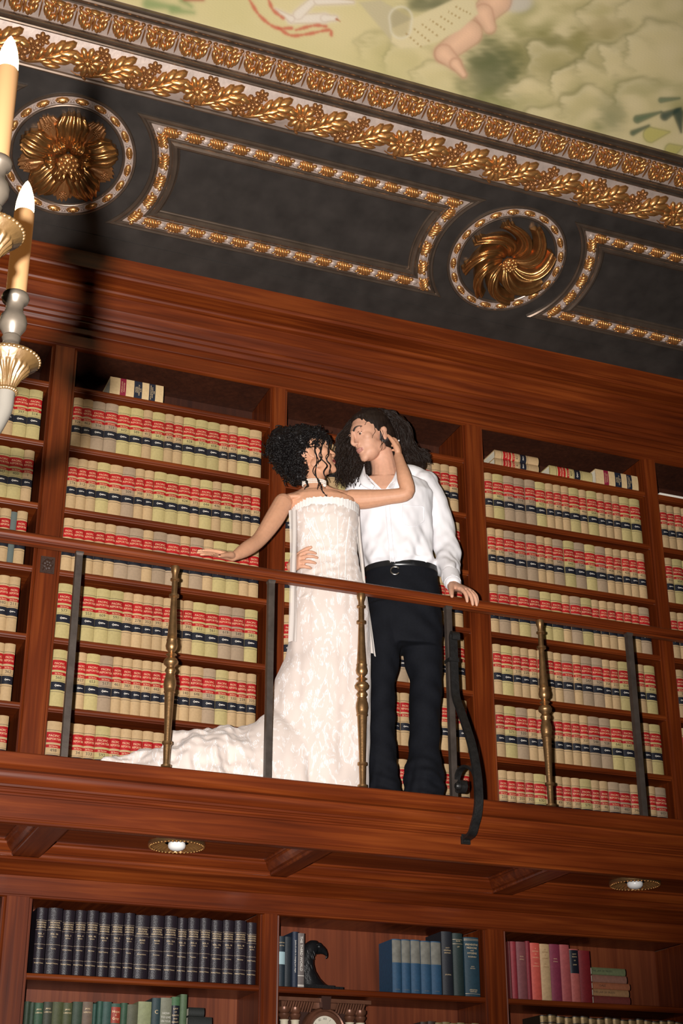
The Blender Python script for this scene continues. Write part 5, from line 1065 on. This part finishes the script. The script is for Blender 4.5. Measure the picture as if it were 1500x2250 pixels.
# trousers, belt, shoes
m = MB(); horiz_loft(m, [(1252, 803, 959, .62), (1290, 803, 964, .66), (1340, 805, 969, .68), (1390, 806, 972, .66), (1425, 808, 972, .60)], YM, .64)
horiz_loft(m, [(1330, 808, 885, .9), (1380, 808, 882, .95), (1425, 808, 880, 1.0), (1500, 808, 868, 1.1), (1570, 808, 867, 1.15), (1641, 806, 869, 1.1), (1700, 806, 875, 1.1), (1745, 806, 879, 1.1), (1772, 806, 880, 1.1)], YM, 1.0)
horiz_loft(m, [(1330, 880, 968, .9), (1380, 880, 971, .95), (1425, 882, 972, .95), (1496, 899, 971, 1.05), (1570, 899, 968, 1.1), (1647, 897, 965, 1.1), (1690, 889, 974, 1.1), (1715, 886, 977, 1.1), (1745, 888, 972, 1.1), (1765, 890, 970, 1.1)], YM, 1.0)
tr = remesh(m, 'trousers', TRO, .0065, 4); a = co(tr.data); nn = normals(tr.data); f_ = .004*wav(a, .11, 21, an=(1, .6, .8))+.006*np.clip((3.42-a[:, 2])/.2, 0, 1)*wav(a, .06, 22, an=(.5, .5, 1.6)); setco(tr.data, a+nn*f_[:, None]); put0(tr, man)
m = MB(); rg = []
for py, g in ((1246, 0), (1247, 2), (1258, 2), (1259, 0)):
    xl, xr = 802-g, 960+g; c = at((xl+xr)/2, py+3, YM); a_ = (xr-xl)/2*mpp(c); rg.append([c+a_*math.cos(2*math.pi*k/40)*CRT+a_*.64*math.sin(2*math.pi*k/40)*CDP for k in range(40)])
m.loft(rg, cap=False); put0(m.build('belt', LEAT, smooth=True, auto=50), man)
m = MB(); bc = at(868, 1254, -.490); m.tube([bc+.020*math.cos(t)*CRT+.019*math.sin(t)*V(0, 0, 1) for t in np.linspace(.6, 5.7, 24)], .004, 8); put0(m.build('buckle', CHRM, smooth=True), man)
for nm, (px, ang) in (('shoe', (842, -1.75)), ('shoe', (940, -1.25))):
    m = MB(); c = at(px, 1752, YM); c[2] = FLOORZ; d = V(math.cos(ang), math.sin(ang), 0); s = V(-d[1], d[0], 0); rg = []
    for t, w_, h in ((-.10, .026, .075), (-.08, .036, .085), (-.02, .038, .080), (.05, .042, .062), (.11, .044, .045), (.155, .034, .032), (.175, .016, .022)):
        rg.append([c+d*t+s*w_*math.cos(2*math.pi*k/14)+V(0, 0, max(.001, h*.5+h*.5*math.sin(2*math.pi*k/14))) for k in range(14)])
    m.loft(rg); put0(m.build(nm, LEAT, smooth=True), man)
# ---------------------------------------------------------------- woman
YW = -0.44
W_ = MB(); KW = 1.0; HCW = at(682, 1001, -0.45); FW = head_frame((.88, -.20, .34), roll=.06); head(W_, HCW, FW, KW, True)
limb(W_, [(692, 1035, -.43), (690, 1062, -.435), (692, 1092, -.44)], [25, 23, 27])
horiz_loft(W_, [(1080, 672, 715, .8), (1088, 640, 755, .62), (1098, 618, 778, .52), (1115, 620, 780, .56), (1135, 644, 772, .58), (1160, 652, 770, .56), (1200, 660, 772, .5), (1240, 666, 776, .5), (1300, 662, 786, .5), (1360, 662, 790, .5)], YW, .6)
limb(W_, [(622, 1104, YW), (602, 1140, YW-.02), (570, 1185, -.50), (540, 1207, -.55), (512, 1224, -.600)], [21, 21.5, 17, 16.5, 9.5])
limb(W_, [(770, 1096, YW), (800, 1097, -.47), (850, 1092, -.53), (893, 1083, -.575), (888, 1050, -.575), (880, 1020, -.545), (875, 1003, -.52)], [21, 22, 17.5, 16.5, 16.5, 12, 10.5])
for cx in (688, 738): c = at(cx, 1134, -.478); W_.ell(c, (.046, .048, .050), nu=12, nv=16)
limb(W_, [(690, 1068, -.42), (660, 1088, -.42), (628, 1098, -.43)], [14, 12, 12]); limb(W_, [(694, 1068, -.42), (730, 1084, -.425), (765, 1090, -.44)], [14, 12, 12])
limb(W_, [(690, 1089, -.475), (655, 1090, -.475), (622, 1092, -.45)], [3.5, 5, 5]); limb(W_, [(704, 1088, -.478), (740, 1086, -.48), (770, 1084, -.455)], [3.5, 5, 5])
for pts in ([(690, 1380, -.42), (680, 1560, -.40), (680, 1740, -.40)], [(755, 1380, -.42), (750, 1560, -.40), (750, 1745, -.40)]): limb(W_, pts, [28, 20, 14])
nl = []
hw_ = at(512, 1224, -.600); hand(W_, hw_, (-1.0, -.10, .035), (0.05, -.18, 1), (0, -1, 0), .98, (.10, .08, .10, .14), .15, .10, nl, wr=.020)
hand(W_, at(875, 1003, -.52), (.20, .42, .80), (.80, -.55, .10), (-.6, -.5, .2), .95, (.45, .5, .5, .5), .45, .06, None, wr=.021)
woman = remesh(W_, 'person', [SKW, LIPW], 0.0030, 5); smooth_head(woman.data, HCW, FW, KW); paint_head(woman.data, HCW, FW, KW)
tag(woman, 'woman in strapless white gown with dark curled updo, embracing the man', 'person')
eyes_brows(woman, HCW, FW, KW, (0, 1, .2), True)
m = MB()
for p, d, n_ in nl:
    s = np.cross(d, n_); R = np.stack([unit(d), unit(s), unit(n_)], 1); m.ell(p, (.0085, .0052, .0022), R, nu=6, nv=10)
put0(m.build('fingernails', NAIL, smooth=True), woman)
m = MB(); rp = on_surf(bvh(woman), 876, 968, -.001); m.ell(rp, (.0045, .0045, .0045), nu=6, nv=8); put0(m.build('ring', mat('diamond', (.9, .9, .9), .05, .3, coat=1), smooth=True), woman)
# pearl choker
m = MB(); cn = at(690, 1063, -.435)
for r_ in range(3):
    for k in range(46):
        t = 2*math.pi*k/46; p = cn+.0535*math.cos(t)*CRT+.0500*math.sin(t)*CDP+V(0, 0, .0085*(r_-1))+V(0, 0, .008*math.sin(t)); m.ell(p, (.0040,)*3, nu=5, nv=8)
m.ell(at(713, 1066, -.487), (.010, .005, .009), nu=6, nv=10); put0(m.build('pearl_choker', PEARL, smooth=True), woman)
m = MB(); m.ell(at(695, 1025, -.53), (.004, .004, .006), nu=6, nv=8); put0(m.build('earring', PEARL, smooth=True), woman)
# updo
m = MB()
for px, py, y, r in ((648, 985, -.42, 54), (624, 976, -.40, 42), (664, 970, -.43, 42), (690, 968, -.44, 34), (640, 1010, -.41, 46), (652, 1036, -.41, 32), (614, 992, -.40, 32), (662, 984, -.43, 32), (706, 968, -.46, 22)):
    c = at(px, py, y); m.ell(c, (r*.88*mpp(c),)*3, nu=12, nv=16)
ub = remesh(m, 'hair', HRW, .006, 3); a = co(ub.data); nn = normals(ub.data); setco(ub.data, a+nn*(.006*wav(a, .03, 31))[:, None]); put0(ub, woman)
m = MB(); rr = random.Random(9)
for k in range(800):
    cx, cy, R_ = rr.choice(((648, 985, 58), (626, 978, 48), (664, 972, 48), (643, 1008, 52), (690, 970, 38), (652, 1034, 36), (614, 990, 36)))
    R_ *= .84; t = rr.uniform(0, 6.28); q = R_*math.sqrt(rr.uniform(.05, 1)); x, y = cx+q*math.cos(t), cy+q*.85*math.sin(t)
    if x > 714 or (x > 666 and y > 982): continue
    dep = -.42-.115*math.sqrt(max(0, 1-(q/(R_*1.02))**2)); L = rr.uniform(10, 18); a0 = rr.uniform(0, 6.28); tw = rr.choice((-1, 1))*rr.uniform(1.2, 3.2)
    pts = []
    for j in range(5):
        s = j/4; aa = a0+tw*s; x += L/4*math.cos(aa); y += L/4*math.sin(aa); pts.append(at(x, y, dep-.008*math.sin(math.pi*s)))
    wavy(pts, rr.uniform(.003, .007), rr.uniform(1, 2.2), rr.uniform(.0018, .0034), 2000+k, n=4, mb=m)
for pts in (((700, 962), (690, 985), (697, 1010), (690, 1035), (700, 1058), (697, 1075)), ((714, 958), (706, 985), (703, 1000), (716, 1022), (713, 1040), (719, 1060)), ((720, 965), (722, 990), (718, 1008), (726, 1025), (724, 1045)), ((712, 955), (700, 975), (706, 1000), (700, 1020)), ((704, 1060), (708, 1078), (716, 1090), (710, 1100), (717, 1112)), ((676, 1035), (670, 1050), (676, 1064), (670, 1075)), ((722, 955), (728, 972), (726, 988))):
    yy = -.545 if pts[0][1] < 1050 else -.535
    for j in range(3): wavy([at(x+random.uniform(-1.5, 1.5), y, yy+random.uniform(-.006, .006)) for x, y in pts], .004, 3.0, .0018, int(pts[0][0])*7+j, mb=m, n=6)
put0(m.build('hair_curls', HRW, smooth=True), woman)
# ---------------------------------------------------------------- gown
m = MB(); n = 48
bod = [(1121, 639, 786, .70), (1135, 637, 787, .78), (1155, 640, 787, .80), (1185, 647, 785, .72), (1215, 653, 785, .62), (1240, 655, 789, .60), (1290, 646, 800, .66), (1330, 641, 807, .70)]
horiz_loft(m, bod, YW, .7, n=n); bodice = remesh(m, 'bodice', LACE, .005, 4); put0(bodice, woman)
a = co(bodice.data); nn = normals(bodice.data); setco(bodice.data, a+nn*(.0015*wav(a, .05, 41, an=(.6, .6, 1.5)))[:, None])
m = MB(); sk = [(1285, 646, 800, .68, YW), (1330, 640, 808, .72, -.438), (1360, 637, 812, .74, -.435), (1410, 634, 813, .74, -.43), (1450, 626, 814, .72, -.425), (1493, 604, 815, .68, -.42), (1550, 588, 814, .66, -.415), (1600, 578, 813, .66, -.41), (1650, 572, 811, .66, -.41), (1700, 568, 809, .66, -.41), (1760, 566, 808, .66, -.41), (1778, 566, 808, .66, -.41)]
horiz_loft(m, sk, -.405, .8, n=n)
trn = [(620, 1690, -.40, 70, 60), (560, 1655, -.38, 60, 62), (500, 1650, -.36, 52, 60), (440, 1645, -.34, 48, 60), (400, 1655, -.33, 40, 55), (350, 1672, -.32, 30, 50), (290, 1682, -.31, 24, 44), (225, 1690, -.30, 16, 30)]
rg = []
for px, pt, y, hh, wd in [(640, 1560, -.36, 0, .20), (590, 1560, -.36, 0, .21), (555, 1592, -.36, 0, .21), (510, 1604, -.36, 0, .20), (460, 1602, -.36, 0, .19), (420, 1599, -.36, 0, .18), (385, 1612, -.36, 0, .16), (345, 1643, -.36, 0, .13), (290, 1653, -.36, 0, .10), (240, 1664, -.36, 0, .06), (222, 1668, -.36, 0, .02)]:
    c = at(px, pt, y); h = max(c[2]-FLOORZ, .01); cc = V(c[0], y, FLOORZ)
    rg.append([cc+V(0, wd*math.cos(t), h*max(0, math.sin(t))**.85) for t in np.linspace(0, math.pi, 20)]+[cc+V(0, wd*math.cos(t)*.96, .001) for t in np.linspace(math.pi, 2*math.pi, 8)])
m.loft(rg)
skirt = remesh(m, 'skirt', LACE, .008, 6); a = co(skirt.data); nn = normals(skirt.data)
lowf = np.clip((3.75-a[:, 2])/.5, 0, 1); left = np.clip((2.0-a[:, 0])/.15, 0, 1)
f_ = .008*lowf*wav(a, .16, 51, an=(1.4, 1, .25))+.012*left*wav(a, .15, 52, an=(1, 1, .6))+.0045*left*wav(a, .06, 53)+.0025*wav(a, .07, 54, an=(1, 1, .4)); a = a+nn*f_[:, None]; a[:, 2] = np.maximum(a[:, 2], FLOORZ+.001); setco(skirt.data, a); put0(skirt, woman)
# ruffle, boning seams, sheer side panels
m = MB(); P = []
top = horiz_loft(MB(), [(1116, 636, 788, .71), (1124, 635, 789, .73), (1134, 637, 788, .75)], YW, .7, n=180)
for r_, (amp, dz) in enumerate(((.0040, .004), (.0012, 0), (.0015, -.002))): P.append([np.array(p)+(np.array(p)-np.array(top[r_]).mean(0))*amp*8*math.sin(k*2.05+r_)+V(0, 0, dz*(1+.5*math.sin(k*1.3))) for k, p in enumerate(top[r_])])
m.grid(P, closed_v=True); m.grid([[p-(p-np.array(top[0]).mean(0))*.03 for p in r] for r in P], closed_v=True); put0(m.build('ruffle', FRILL, smooth=True), woman)
TB = bvh(bodice, skirt)
for xs in ((668, 700, 712), (690, 712, 722), (715, 726, 733), (742, 742, 745), (768, 760, 758)):
    seam('boning_seam', [(np.interp(py, (1140, 1200, 1300), xs), py) for py in np.linspace(1136, 1285, 8)], .0026, woman, FRILL, TB, .001)
SHEER = mat('sheer_lace', (.74, .67, .62), .8, sheen=.2); nt = SHEER.node_tree; b = nt.nodes['Principled BSDF']; b.inputs['Alpha'].default_value = .72
for nm, lft, rgt, yy in (('sheer_panel', [(1122, 634), (1180, 636), (1240, 636), (1300, 635), (1360, 634), (1412, 633)], [(1122, 652), (1180, 653), (1240, 652), (1300, 651), (1360, 652), (1412, 650)], -.52), ('sheer_panel', [(1128, 782), (1180, 783), (1240, 790), (1300, 797), (1380, 805), (1435, 812)], [(1128, 789), (1180, 793), (1240, 800), (1300, 806), (1380, 817), (1445, 825)], -.50)):
    m = MB(); P = []
    L = catmull([at(x, y, yy) for y, x in lft], 6); Rr = catmull([at(x, y, yy+.02) for y, x in rgt], 6)
    for i in range(len(L)): P.append([L[i]*(1-t)+Rr[i]*t+V(0, -.005*math.sin(6.28*1.5*t+i*.12)-.006*math.sin(math.pi*t), .004*math.sin(i*.9)*(i == len(L)-1)) for t in np.linspace(0, 1, 12)])
    m.grid(P); put0(m.build(nm, SHEER, smooth=True), woman)

# ------------------------------------------------------------------ tiny joined pieces
for o in bpy.data.objects:
    if o.parent is not None and o.name.split('.')[0] in ('lettering', 'pearl_choker', 'beaded_edge', 'feathers', 'gadrooning', 'fingernails', 'hair_locks', 'hair_curls', 'numerals_and_hands', 'volume_number'):
        o['kind'] = 'stuff'
